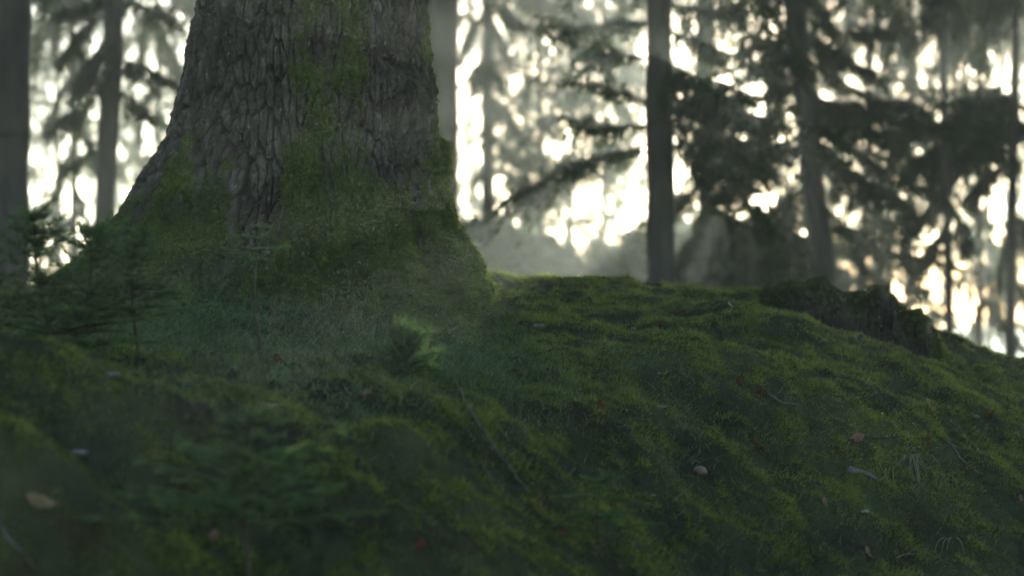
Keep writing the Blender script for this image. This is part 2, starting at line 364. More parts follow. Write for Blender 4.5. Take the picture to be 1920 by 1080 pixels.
def bark_mat():
    m, nt, out = nodes_mat('old_bark'); p = N(nt, 'ShaderNodeBsdfPrincipled')
    c = ramp(nt, noise(nt, 14, 6, stretch=(1, 1, 0.4)), [(0.3, (0.032, 0.029, 0.022)), (0.5, (0.062, 0.057, 0.043)), (0.72, (0.125, 0.118, 0.095))])
    li = ramp(nt, noise(nt, 38, 5, 0.65, stretch=(1, 1, 0.5)), [(0.60, (0, 0, 0)), (0.70, (1, 1, 1))])
    c = mixc(nt, math_(nt, 'MULTIPLY', li, 0.55), c, (0.26, 0.28, 0.26))
    ck = attr(nt, 'crack'); c = mixc(nt, math_(nt, 'MULTIPLY', ck, 0.6), c, (0.020, 0.016, 0.012))
    mc = ramp(nt, noise(nt, 9, 6), [(0.3, (0.028, 0.036, 0.016)), (0.55, (0.058, 0.080, 0.025)), (0.8, (0.11, 0.145, 0.036))])
    c = mixc(nt, attr(nt, 'moss'), c, mc)
    nt.links.new(c, p.inputs['Base Color']); p.inputs['Roughness'].default_value = 0.95; p.inputs['Specular IOR Level'].default_value = 0.15
    b = N(nt, 'ShaderNodeBump'); b.inputs['Strength'].default_value = 0.6; b.inputs['Distance'].default_value = 0.006
    nt.links.new(noise(nt, 120, 5, 0.6, stretch=(1, 1, 0.5)), b.inputs['Height']); nt.links.new(b.outputs[0], p.inputs['Normal'])
    nt.links.new(p.outputs[0], out.inputs[0]); return m
M_bark = bark_mat()
bigt = empty('old_tree', (AX, AY, float(gxy(AX, 8.6))), 'huge old tree with flaring mossy roots and furrowed grey bark, left of centre', 'tree')
mesh('trunk', V, q2, M_bark, bigt, True, {'moss': mossv, 'crack': np.clip(crack * (0.4 + 0.6 * bare) + 0.4 * crack2 * bare, 0, 1)})
# moss cushion fibres on the trunk
nrm = np.cross(np.gradient(V, axis=1), np.gradient(V, axis=0)); nrm = unit(nrm)
sel = np.argwhere((mossv > 0.25) & (ZZ < 1.3))
def trunk_fuzz(n):
    k = sel[R.integers(0, len(sel), n * 2)]
    keep = R.random(len(k)) < mossv[k[:, 0], k[:, 1]] * (0.45 + 0.55 * sstep(0.6, 0.1, zz[k[:, 0]])); k = k[keep][:n]
    P = V[k[:, 0], k[:, 1]] + R.normal(size=(len(k), 3)) * 0.002; Nn = nrm[k[:, 0], k[:, 1]]
    out = unit(P - np.array([AX, AY, 0]) * [1, 1, 0] - np.array([0, 0, 1]) * P); s = np.sign((Nn * out).sum(1, keepdims=True)); Nn = Nn * s
    D = unit(Nn + R.normal(size=Nn.shape) * 0.55 + [0, 0, -0.15])
    return spikes(P - Nn * 0.003, D, R.uniform(0.006, 0.017, len(k)), R.uniform(0.002, 0.0045, len(k)), R.uniform(-.5, .5, len(k)) + 0.3 * vnoise(P[:, 0] * 25, P[:, 1] * 25, P[:, 2] * 25, 4))
fz = trunk_fuzz(330000)
o = mesh('moss', fz[0], fz[1], M_tmoss, bigt, False, {'tint': fz[2]}); o['kind'] = 'stuff'
# a few high limbs, above the picture
lim = Acc()
for k in range(12):
    z = 4.2 + k * 0.27; a = k * 2.4; d = np.array([math.cos(a), math.sin(a), 0])
    P = catmull([[AX, AY, z] + d * 0.2, [AX, AY, z + 0.2] + d * 1.2, [AX, AY, z + 0.1] + d * 2.4], 8)
    lim.add(*tube(P, np.linspace(0.05, 0.01, 8), 6))
lim.build('limb', M_bgbark, bigt)

def inside_trunk(P, m=0.0):
    dx, dy = P[:, 0] - AX, P[:, 1] - AY
    return np.hypot(dx, dy) < trunk_r(np.arctan2(dy, dx), P[:, 2]) + m

# ------------------------------------------------------------------ moss and grass carpets
def gnormal(px, Y):
    e = 0.01; x = (px - 960) / F * Y
    gx = (gxy(x + e, Y) - gxy(x - e, Y)) / (2 * e); gy = (gxy(x, Y + e) - gxy(x, Y - e)) / (2 * e)
    return unit(np.stack([-gx, -gy, np.ones_like(gx)], -1))
def carpet(n, lo=4.5, hi=12.3):
    Y = np.sqrt(R.uniform(lo * lo, hi * hi, n)); px = R.uniform(-380, 2300, n)
    return px, Y
px, Y = carpet(2100000); P = gpt(px, Y); ok = ~inside_trunk(P, 0.0)
tuft = fbm(P[:, 0] * 14, P[:, 1] * 14, 0, 101, 2)
ok &= (R.random(len(P)) < 0.75 + 0.5 * tuft) & ~((fbm(P[:, 0] * 3.3, P[:, 1] * 3.3, 0, 120, 3) > 0.75) & (R.random(len(P)) < .75))
px, Y, P, tuft = px[ok], Y[ok], P[ok], tuft[ok]
Nn = gnormal(px, Y)
D = unit(Nn + R.normal(size=Nn.shape) * 0.55)
ln = R.uniform(0.007, 0.028, len(P)) * R.uniform(0.6, 1.2, len(P)) * (1 + 0.5 * np.clip(tuft, -1, 1))
v = spikes(P - Nn * 0.004, D, ln, R.uniform(0.0028, 0.0055, len(P)), R.uniform(-0.8, 0.9, len(P)) + 0.8 * tuft)
tag(mesh('moss_carpet', v[0], v[1], M_moss, None, False, {'tint': v[2]}), 'bright green moss covering the forest floor', 'moss', kind='stuff')

def grass_patch(acc, cx, cy, sx, sy, n, lmin, lmax, up=1.0):
    pxs = R.normal(cx, sx, n); pys = R.normal(cy, sy, n)
    # turn patch centre into ground area
    h = np.array([hit(a, b) for a, b in zip(np.linspace(cx - sx, cx + sx, 3), [cy] * 3)])
    P0 = h[1]; sc = P0[1] / F
    x = P0[0] + (pxs - cx) * sc; y = P0[1] + R.normal(0, 1, n) * min(0.9, sy * sc * 6)
    return x, y
ga = Acc()
def put_grass(x, y, L0, L1, W=0.0022, lean=0.5):
    k = (y > 4.4) & (y < 12.5); x, y = x[k], y[k]
    P = np.stack([x, y, gxy(x, y) - 0.004], 1); k = ~inside_trunk(P, -0.02); P = P[k]
    n = len(P); D = unit(np.stack([R.normal(0, lean, n), R.normal(0, lean, n), np.ones(n)], 1))
    bend = np.stack([R.normal(0, 0.5, n), R.normal(0, 0.5, n), -np.abs(R.normal(0.15, 0.35, n))], 1)
    b = blades(P, D, R.uniform(L0, L1, n), R.uniform(0.6, 1.4, n) * W, bend, R.uniform(-0.5, 0.7, n))
    ga.add(b[0], b[1], b[2])
m = 36000
x = R.uniform(-1.6, 0.15, m); y = R.uniform(7.3, 9.0, m); pk = fbm(x * 2.4, y * 2.4, 0, 130, 3)
k = (R.random(m) < 0.75 + 0.6 * pk) & (960 + x / y * F > 230 + 150 * R.random(m)) & (960 + x / y * F < 880 + 110 * R.random(m))
put_grass(x[k], y[k], 0.025, 0.10, 0.0024)
for (cx, cy, sx, sy, n, l0, l1) in [(600, 700, 140, 30, 1800, .03, .08), (930, 700, 90, 40, 2200, .03, .08), (1020, 690, 70, 40, 1300, .03, .07),
        (1180, 720, 40, 25, 350, .04, .09), (1290, 790, 90, 40, 1000, .03, .07), (1390, 860, 120, 50, 900, .03, .07), (1600, 830, 120, 60, 500, .02, .05),
        (250, 640, 130, 30, 4500, .03, .08), (120, 640, 120, 30, 3500, .03, .08), (420, 700, 110, 30, 3500, .03, .07), (700, 760, 60, 30, 900, .03, .07), (1280, 900, 70, 40, 500, .03, .06), (880, 860, 90, 60, 600, .02, .05), (1700, 1000, 160, 60, 700, .02, .06)]:
    x, y = grass_patch(ga, cx, cy, sx, sy, n, l0, l1); put_grass(x, y, l0, l1)
# thin scattered blades everywhere
px, Y = carpet(5000, 5, 11.5); put_grass((px - 960) / F * Y, Y, 0.015, 0.045, 0.0018)
tag(ga.build('grass', M_grass), 'fine wiry grass growing at the foot of the old tree', 'grass', kind='stuff')

# crumbs of brown litter gathered in the hollows
px, Y = carpet(16000, 5, 12); P = gpt(px, Y); lit = fbm(P[:, 0] * 2.6, P[:, 1] * 2.6, 0, 140, 3)
k = (lit > 0.15) & (R.random(len(lit)) < lit + .2) & ~inside_trunk(P, 0); P = P[k]; n = len(P)
v = spikes(P + [0, 0, .006], unit(R.normal(size=(n, 3)) * [1, 1, .25]), R.uniform(.008, .032, n), R.uniform(.002, .012, n) * R.random(n), R.uniform(-.6, .6, n))
M_litter = leafy('litter', [(0.25, (0.035, 0.020, 0.012)), (0.55, (0.11, 0.060, 0.035)), (0.9, (0.26, 0.17, 0.11))], 9, 0.15, 0.5)
tag(mesh('leaf_litter', v[0], v[1], M_litter, None, False, {'tint': v[2]}), 'crumbs of brown needles and leaf scraps caught in the moss', 'litter', kind='stuff')

# ------------------------------------------------------------------ mossy stump behind the trunk
def stump():
    Y0 = 11.0; cx = (806 - 960) / F * Y0; r = 41 / F * Y0; ztop = (540 - 266) / F * Y0; zb = float(gz(806, Y0)) - 0.15
    e = empty('mossy_stump', (cx, Y0, zb), 'tall broken stump wrapped in moss, its sunlit edge peeping out behind the old tree', 'stump')
    t = np.linspace(0, 2 * math.pi, 140, endpoint=False); s = np.linspace(0, 1, 150)
    T, S = np.meshgrid(t, s)
    zq = zb + (ztop - zb) * np.minimum(S / 0.86, 1); cap = np.clip((S - 0.86) / 0.14, 0, 1)
    rad = r * (1.12 - 0.16 * np.minimum(S / .86, 1) + 0.35 * np.exp(-S * 9)) * np.sqrt(np.clip(1 - cap ** 1.7, 0, 1))
    n_ = fbm(np.cos(T) * 2, np.sin(T) * 2, zq * 4, 200, 4)
    rad = rad * (1 + 0.16 * n_) + 0.006 * fbm(np.cos(T) * 9, np.sin(T) * 9, zq * 30, 210, 3)
    zq = zq + cap * 0.05 - 0.03 + 0.015 * np.where(cap > 0, n_, 0)
    V = np.stack([cx + rad * np.cos(T), Y0 + rad * np.sin(T), zq], -1)
    ii = np.arange(T.size).reshape(T.shape); jn = np.roll(ii, -1, axis=1)
    q = np.stack([ii[:-1], jn[:-1], jn[1:], ii[1:]], -1).reshape(-1, 4)
    mesh('wood', V, q, M_bark, e, True, {'moss': np.full(T.size, 0.95), 'crack': np.zeros(T.size)})
    kk = R.integers(0, T.size, 24000); P = V.reshape(-1, 3)[kk]; Nn = unit(np.stack([np.cos(T).ravel()[kk], np.sin(T).ravel()[kk], 0.1 + cap.ravel()[kk] * 2], 1))
    f = spikes(P, unit(Nn + R.normal(size=Nn.shape) * 0.5), R.uniform(.008, .02, len(P)), R.uniform(.003, .005, len(P)), R.uniform(-.5, .6, len(P)))
    o = mesh('moss', f[0], f[1], M_moss, e, False, {'tint': f[2]}); o['kind'] = 'stuff'
stump()

# dark jagged root mass on the crest at the right
def root_mass():
    base = gpt(1600, 11.0)
    e = empty('earth_bank', base, 'dark jagged hump of soil and rotten roots on the crest at the right', 'soil mound')
    nx, nq = 260, 60
    pxs = np.linspace(1395, 1800, nx); q = np.linspace(0, 1, nq)
    top = np.interp(pxs, [1395, 1420, 1440, 1480, 1520, 1530, 1545, 1560, 1600, 1625, 1640, 1655, 1668, 1700, 1712, 1735, 1750, 1775, 1800],
                    [620, 556, 545, 534, 530, 526, 526, 541, 549, 556, 546, 549, 565, 590, 587, 590, 606, 640, 690])
    Pq, Q = np.meshgrid(pxs, q)
    Tq = np.tile(top, (nq, 1))
    ang = Q * math.pi                                   # front foot -> top -> back foot
    Yc = 10.95 - 0.48 * np.cos(ang)
    n1 = fbm(Pq * 0.02, Q * 2.5, 0, 300, 5, 0.6)
    zt_ = (540 - Tq + 3) / F * 10.95
    zb_ = gz(Pq, Yc) - 0.08
    h = np.sin(ang) ** 0.75 * sstep(1390, 1440, Pq) * (0.02 + 0.98 * sstep(1802, 1725, Pq))
    Zq = zb_ + (zt_ - zb_) * h + 0.020 * n1 * h + 0.012 * fbm(Pq * 0.09, Q * 9, 0, 305, 2) * h
    Yc = Yc + 0.07 * fbm(Pq * 0.04, Q * 5, 3, 310, 4, 0.6) * h
    V = np.stack([(Pq - 960) / F * Yc, Yc, Zq], -1)
    ii = np.arange(Pq.size).reshape(Pq.shape)
    f = np.stack([ii[:-1, :-1], ii[:-1, 1:], ii[1:, 1:], ii[1:, :-1]], -1).reshape(-1, 4)
    mesh('soil', V, f, M_soil, e, True)
    w_ = sstep(0.08, 0.3, Q.ravel()) * np.clip(0.7 + 0.9 * vnoise(Pq.ravel() * .05, Q.ravel() * 6, 0, 9), 0.1, 2)
    kk = R.choice(Pq.size, 52000, p=w_ / w_.sum()); P = V.reshape(-1, 3)[kk] + R.normal(size=(52000, 3)) * [.006, .006, 0]
    s = spikes(P, unit(R.normal(size=P.shape) * 0.5 + [0, -.2, 1]), R.uniform(.008, .02, len(P)), R.uniform(.003, .006, len(P)), R.uniform(-1.3, -.3, len(P)))
    o = mesh('moss', s[0], s[1], M_tmoss, e, False, {'tint': s[2]}); o['kind'] = 'stuff'
    rt = Acc()
    for k in range(26):
        p = at(R.uniform(1430, 1790), R.uniform(560, 640), 10.55); d = np.array([R.normal(0, .05), -.03, -R.uniform(.03, .12)])
        rt.add(*tube(catmull([p + [0, .12, 0.02], p, p + d * .6 + [0, 0, .01], p + d], 7), np.linspace(.004, .001, 7), 5))
    o = rt.build('rootlets', M_stem, e); o['kind'] = 'stuff'
root_mass()

# ------------------------------------------------------------------ spruce boughs and trees
def bough(ac, wood, P, width, ls=0.06, lw=0.016, dens=1.0, rng=R, droop=0.35, r0=0.014):
    """P: control points (m). width: half width of the spray in the middle"""
    Lc = np.linalg.norm(np.diff(P, axis=0), axis=1).sum(); n = max(6, int(Lc / 0.12))
    Q = catmull(P, n); wood.add(*tube(Q, np.linspace(r0, r0 * 0.25, n), 4, False))
    T = unit(np.gradient(Q, axis=0))
    nt_ = int(Lc / 0.0135 * dens)
    s = rng.uniform(0.03, 1, nt_) ** 0.9; cl = 0.5 + 0.5 * np.sin(s * Lc * 7 + rng.uniform(0, 6)); s = s[rng.random(nt_) < .35 + .65 * cl]; nt_ = len(s); fi = s * (n - 1); i = np.clip(fi.astype(int), 0, n - 2); f = (fi - i)[:, None]
    B = Q[i] * (1 - f) + Q[i + 1] * f; Tt = T[i]
    side = unit(np.cross(Tt, [0, 0, 1.0])); sg = rng.choice([-1, 1], nt_)[:, None]
    D = unit(side * sg * rng.uniform(0.3, 1, (nt_, 1)) + Tt * rng.uniform(0.2, 1.0, (nt_, 1)) + np.array([0, 0, -1]) * rng.uniform(0, 2 * droop + 0.2, (nt_, 1)))
    L = width * (0.35 + 0.65 * np.sin(np.clip(s * 1.1 + 0.15, 0, 1) * math.pi)) * rng.uniform(0.45, 1.15, nt_)
    per = np.maximum(4, (L / (ls * 0.20)).astype(int)); tot = per.sum()
    rep = np.repeat(np.arange(nt_), per); u = rng.uniform(0.02, 1, tot)[:, None]
    p = B[rep] + D[rep] * (L[rep][:, None] * u) + np.array([0, 0, -1]) * (L[rep][:, None] * u * u * 0.35 * (1 + droop)) + rng.normal(size=(tot, 3)) * 0.006
    d = unit(D[rep] + rng.normal(size=(tot, 3)) * 0.55 + [0, 0, -0.2 * (1 + droop)])
    v = spikes(p, d, ls * rng.uniform(0.6, 1.3, tot), lw * rng.uniform(0.7, 1.4, tot), rng.uniform(-.5, .5, tot), rng)
    ac.add(v[0], v[1], v[2])
    # twig wood: thin strips
    v = spikes(B, D + [0, 0, -0.15], L * 0.9, np.full(nt_, 0.006), 0.0, rng); wood.add(v[0], v[1])
GROUP = 'spruce trees standing in the misty wood behind'
def tree(label, line, Y, rb, rt, boughs=(), above=None, ls=0.06, lw=0.016, dens=1.0, group=GROUP, seed=1, ztop=11.0, name='spruce_tree'):
    """line: trunk axis as photo pixels, top to bottom; rb/rt radius (m) at bottom/top of the picture"""
    rng = np.random.default_rng(seed)
    pts = [at(a, b, Y) for a, b in line][::-1]
    zb = float(gz(line[-1][0], Y)) - 0.1
    if pts[0][2] > zb + .2: pts = [np.array([pts[0][0] + 0.0, Y, zb])] + pts
    d = unit(pts[-1] - pts[-2]); d[2] = max(d[2], 0.8); d = d * [.5, .5, 1]
    topz = ztop; q = pts[-1] + d * (topz - pts[-1][2]) / d[2]; pts.append(q)
    n = 40; Q = catmull(np.array(pts), n)
    zr = Q[:, 2]; rad = np.interp(zr, [zb, zb + 0.5, 540 / F * Y, topz], [rb * 1.35, rb, rt, rt * 0.45])
    e = empty(name, pts[0], label, 'tree', group)
    tr = Acc(); ns = 22
    Vt, Tt = tube(Q, rad, ns)
    nn = fbm(Vt[:, 0] * 9, Vt[:, 1] * 9, Vt[:, 2] * 2.5, seed, 3); c = np.repeat(Q, ns, axis=0); c = np.vstack([c, Q[:1], Q[-1:]])
    Vt = c + (Vt - c) * (1 + 0.07 * nn[:, None]); tr.add(Vt, Tt)
    cr = Acc()
    for b in boughs:
        pl, wpx = b[0], b[1]; dy = b[2] if len(b) > 2 else 0.0; dn = b[3] if len(b) > 3 else 1.0
        P = [at(a_, b_, Y + dy * k / (len(pl) - 1)) for k, (a_, b_) in enumerate(pl)]
        P = np.array(P); Lb = np.linalg.norm(P[-1] - P[0]); wm = wpx / F * Y
        bough(cr, tr, P, wm * .8, ls, lw, dens * dn * 1.5, rng, 0.35)
        Qb = catmull(P, 20)
        for k2 in range(12):                              # side branches, so that the bough spreads into a fan
            i0 = rng.integers(2, 15); T0 = unit(Qb[i0 + 1] - Qb[i0]); a0 = rng.choice([-1, 1]) * rng.uniform(.35, 1.1)
            T1 = np.array([T0[0] * math.cos(a0) - T0[1] * math.sin(a0), T0[0] * math.sin(a0) + T0[1] * math.cos(a0), T0[2] + rng.normal(-.12, .28)])
            l0 = Lb * rng.uniform(.25, .55) * (1 - i0 / 30)
            bough(cr, tr, np.array([Qb[i0], Qb[i0] + T1 * l0 * .5 + [0, 0, .03 * l0], Qb[i0] + T1 * l0 + [0, 0, -.12 * l0]]), wm * .6, ls, lw, dens * dn * .9, rng, .35, .007)
    if above:
        z0, z1, nb, L0, L1, wd, dp = above
        for k in range(nb):
            z = z0 + (z1 - z0) * (k + rng.random()) / nb; a = rng.uniform(0, 2 * math.pi); L = (L0 + (L1 - L0) * (z - z0) / (z1 - z0)) * rng.uniform(.7, 1.2)
            i = np.argmin(np.abs(Q[:, 2] - z)); c0 = np.array([Q[i, 0], Q[i, 1], z]); h = np.array([math.cos(a), math.sin(a), 0])
            P = np.array([c0, c0 + h * L * 0.4 + [0, 0, 0.06 * L], c0 + h * L * 0.75 + [0, 0, -dp * 0.35 * L], c0 + h * L + [0, 0, -dp * L]])
            bough(cr, tr, P, wd * rng.uniform(.7, 1.2), ls, lw, dens * 0.8, rng, dp)
    tr.build('trunk', M_bgbark, e, True)
    if cr.n: cr.build('crown', M_needle, e)
    return e

# T4: the dark trunk right of centre with its layered boughs
tree('dark straight spruce trunk rising right of centre from behind the mossy crest', [(1236, 0), (1237, 250), (1240, 530)], 19, .127, .108, [
    ([(1215, 285), (1120, 290), (1010, 345), (885, 405)], 32, -1.0, 0.8), ([(1215, 270), (1130, 300), (1060, 320)], 34, .4, 0.8), ([(1215, 235), (1130, 235), (1050, 215)], 34, -.6, 1.2),
    ([(1215, 190), (1140, 165), (1060, 150)], 30, .5), ([(1215, 110), (1120, 95), (1020, 60)], 36, .8),
    ([(1215, 40), (1110, 50), (1000, 45)], 34, -.8), 
    ([(1255, 205), (1380, 215), (1500, 225), (1600, 240)], 48, -.8, 1.3), ([(1255, 235), (1370, 260), (1480, 275), (1600, 300)], 44, .6, 1.2),
    ([(1255, 150), (1350, 165), (1460, 190)], 40, -.5, 1.3), ([(1255, 60), (1340, 90), (1430, 130)], 40, .5), ([(1255, 215), (1330, 190), (1400, 185)], 44, .3, 1.6),
    ([(1255, 265), (1340, 320), (1420, 400), (1500, 470)], 40, .8, 1.0), ([(1255, 180), (1350, 215), (1450, 240)], 50, 1.2, 1.0), ([(1255, 120), (1330, 160), (1400, 220)], 44, -1.2, 1.2), ([(1255, 225), (1340, 255), (1430, 310)], 50, -1.0, 1.5), ([(1255, 10), (1350, 20), (1450, 60)], 34, .4), ([(1255, 245), (1330, 300), (1390, 340)], 44, -.3, 1.3),
], above=(2.6, 9, 44, 2.2, 1.2, .40, .35), seed=4)
# T5: slanting trunk with boughs to the right
tree('slim leaning spruce trunk with long boughs reaching right, right of the dark straight trunk', [(1490, 0), (1507, 150), (1524, 340), (1541, 530)], 24, .14, .115, [
    ([(1520, 180), (1620, 205), (1740, 225), (1860, 240)], 46, -1, 1.4), ([(1520, 120), (1640, 185), (1750, 195), (1850, 165)], 26, .6, 1.1),
    ([(1525, 220), (1620, 290), (1700, 340), (1760, 370)], 38, 0, 1.2), ([(1535, 300), (1630, 340), (1720, 400), (1800, 450)], 36, .8, 1.1),
    ([(1535, 380), (1640, 460), (1740, 485), (1830, 510)], 30, -.6, 1.2), ([(1500, 30), (1590, 60), (1690, 60)], 30, 0), ([(1500, 60), (1410, 90), (1330, 120)], 30, 1),
    ([(1520, 240), (1450, 290), (1370, 340), (1310, 400)], 46, 1, 1.3), ([(1530, 330), (1450, 400), (1380, 450)], 44, 1.4, 1.2), ([(1540, 430), (1460, 470), (1390, 510)], 50, 1.4, 1.5),
    ([(1515, 150), (1440, 180), (1360, 220)], 36, 0.5, 1.1), ([(1515, 165), (1600, 230), (1680, 270)], 50, 1, 1.6), ([(1520, 200), (1600, 200), (1690, 230)], 50, -1.2, 1.6), ([(1510, 60), (1590, 110), (1660, 150)], 38, -1.2, 1.2), ([(1530, 260), (1610, 330), (1690, 380)], 46, -1, 1.5), ([(1505, 90), (1450, 120), (1390, 150)], 40, -1, 1.4), ([(1540, 440), (1600, 430), (1660, 450)], 30, .3),
], above=(3.0, 10, 50, 2.6, 1.2, .45, .4), seed=5)
tree('faint spruce trunk half lost in the gloom between the dark trunk and the leaning trunk', [(1322, 0), (1325, 250), (1328, 530)], 32, .15, .13, [
    ([(1325, 330), (1270, 380), (1200, 420)], 40, 1), ([(1325, 380), (1400, 430), (1470, 500)], 70, 1, 1.4), ([(1325, 420), (1290, 470), (1270, 520)], 40, -1),
    ([(1330, 440), (1420, 490), (1520, 520)], 60, .5, 1.4), ([(1325, 470), (1380, 500), (1430, 540)], 60, -.5, 1.4), ([(1325, 260), (1400, 300), (1440, 350)], 50, 1),
], above=(3.8, 12, 44, 2.4, 1.2, .5, .5), ls=.08, lw=.024, seed=6, ztop=13)
tree('thick misty trunk showing just right of the old tree', [(828, 0), (828, 200), (829, 500)], 27, .205, .20, [], above=(4.2, 11, 40, 2.6, 1.4, .45, .5), ls=.08, lw=.024, seed=7, ztop=13)
tree('slender hazy spruce right of the thick misty trunk', [(915, 0), (914, 150), (915, 500)], 40, .13, .11, [
    ([(915, 20), (880, 60), (860, 120)], 30), ([(915, 30), (945, 80), (960, 130)], 30), ([(915, 90), (895, 130), (885, 175)], 26), ([(915, 90), (935, 140), (945, 170)], 26),
    ([(915, -10), (960, 30), (1010, 60)], 34), ([(915, 170), (950, 210), (980, 260)], 30), ([(915, 240), (960, 290), (1010, 310)], 26, 0, .7)],
    above=(4.5, 12.8, 26, 2.4, 1.2, .5, .5), ls=.10, lw=.03, seed=8, ztop=14.5)
# left side
tree('broad dark trunk cut by the left edge of the picture', [(4, 0), (2, 250), (0, 430)], 16, .205, .195, [], above=(2.6, 9, 22, 2.0, 1.2, .4, .4), seed=9)
tree('dark slim trunk standing between the left edge and the old tree', [(213, 0), (209, 150), (196, 420)], 23, .105, .102, [
    ([(205, 20), (150, 60), (110, 110)], 46, 0, 1.5), ([(205, -20), (160, 10), (110, 30)], 50, .5, 1.4), ([(205, 80), (160, 120), (130, 190)], 40, 0, 1.3), ([(205, 150), (150, 200), (90, 260)], 34, .5, 1.2),
    ([(225, 0), (290, 20), (350, 60)], 36, .8), ([(225, 110), (280, 130), (340, 165)], 34, .8, 1.1), ([(205, 60), (175, 120), (160, 180)], 36, -.6, 1.3),
    ([(225, 170), (260, 200), (300, 230)], 26, .8), ([(205, 250), (160, 290), (110, 330)], 26, .4)], above=(3, 10, 40, 2.2, 1.2, .45, .4), seed=10)
tree('hazy drooping spruce between the left edge trunk and the slim trunk', [(135, 0), (137, 200), (140, 520)], 34, .06, .05, [
    ([(137, -40), (110, 20), (100, 90)], 40), ([(137, 60), (160, 120), (175, 200)], 34), ([(137, 130), (100, 200), (80, 250)], 32), ([(137, 200), (165, 260), (180, 330)], 30, 0, .8),
    ([(137, 270), (110, 330), (90, 400)], 28, 0, .7), ([(137, 330), (160, 400), (165, 450)], 24, 0, .6), ([(137, 400), (110, 440), (90, 500)], 30)],
    above=(4.4, 13, 26, 2.2, 1.2, .5, .7), ls=.085, lw=.026, seed=12, ztop=14.5)
tree('pale drooping spruce showing right of the slim trunk on the left', [(296, 0), (298, 200), (300, 520)], 38, .05, .045, [
    ([(296, 0), (270, 60), (258, 140)], 34), ([(296, 60), (330, 110), (345, 180)], 34), ([(296, 150), (270, 200), (255, 270)], 30, 0, .8), ([(296, 200), (320, 250), (330, 310)], 28, 0, .8),
    ([(296, 300), (280, 350), (262, 420)], 24, 0, .5), ([(296, -40), (340, -10), (370, 30)], 34)],
    above=(4.8, 13.4, 26, 2.2, 1.2, .5, .7), ls=.09, lw=.028, seed=13, ztop=14.5)
# right side
tree('grey spruce with hanging boughs near the right edge', [(1905, 0), (1900, 250), (1895, 640)], 30, .08, .06, [
    ([(1900, 150), (1820, 190), (1740, 240)], 50, 0, 1.4), ([(1900, 200), (1840, 270), (1760, 300)], 56, 1, 1.4), ([(1900, 210), (1950, 260), (2010, 300)], 56, 0, 1.4),
    ([(1900, 20), (1840, 10), (1780, 60)], 40), ([(1900, 300), (1850, 330), (1800, 380)], 40, -.5), ([(1900, 400), (1940, 430), (1990, 500)], 44), ([(1900, 240), (1800, 280), (1690, 290)], 44, -1, 1.3),
    ([(1900, 190), (1800, 250), (1700, 330)], 56, -2, 1.6), ([(1900, 170), (1830, 200), (1790, 260)], 60, 2, 1.6), ([(1900, 200), (1970, 200), (2060, 260)], 60, 1, 1.6), ([(1900, 420), (1880, 480), (1870, 540)], 28, 0, .8), ([(1900, 520), (1930, 560), (1960, 610)], 40)], above=(3.8, 12, 44, 2.6, 1.2, .5, .7), ls=.08, lw=.024, seed=14, ztop=13)
tree('dark drooping spruce between the leaning trunk and the right edge', [(1768, 0), (1772, 250), (1780, 620)], 27, .055, .05, [
    ([(1772, 330), (1740, 390), (1700, 430)], 46, 0, 1.2), ([(1772, 360), (1800, 420), (1810, 480)], 44, .5, 1.2), ([(1775, 420), (1740, 470), (1730, 510)], 40, 0, 1.2),
    ([(1770, 200), (1700, 240), (1650, 290)], 34, .5), ([(1770, 0), (1730, 40), (1700, 100)], 34, 1), ([(1770, 30), (1800, 70), (1830, 120)], 30, 1, .8), ([(1775, 230), (1830, 260), (1880, 300)], 44, .5, 1.2)],
    above=(3.4, 11, 44, 2.2, 1.2, .5, .5), ls=.075, lw=.022, seed=15, ztop=12)
tree('pale distant spruce with curtain-like twigs high at the right', [(1668, 0), (1668, 250), (1670, 620)], 48, .06, .05, [
    ([(1668, -30), (1640, 40), (1630, 120)], 34), ([(1668, 0), (1700, 70), (1720, 150)], 34), ([(1668, 120), (1640, 180), (1625, 230)], 30), ([(1668, 330), (1640, 390), (1630, 450)], 30),
    ([(1668, 450), (1640, 520), (1625, 580)], 30, 0, .7), ([(1668, 430), (1700, 480), (1720, 560)], 34, 0, .7)], above=(5.5, 13.4, 26, 2.4, 1.2, .55, .8), ls=.11, lw=.035, seed=16, ztop=14.5)
tree('pale distant spruce just inside the right edge', [(1850, 0), (1851, 250), (1856, 640)], 52, .06, .05, [
    ([(1851, 430), (1880, 500), (1895, 570)], 40), ([(1851, 380), (1830, 430), (1825, 470)], 24), ([(1851, 550), (1830, 600), (1820, 650)], 34, 0, .7), ([(1851, 570), (1890, 610), (1920, 650)], 40)],
    above=(5.8, 13.4, 26, 2.4, 1.2, .55, .8), ls=.11, lw=.035, seed=17, ztop=14.5)
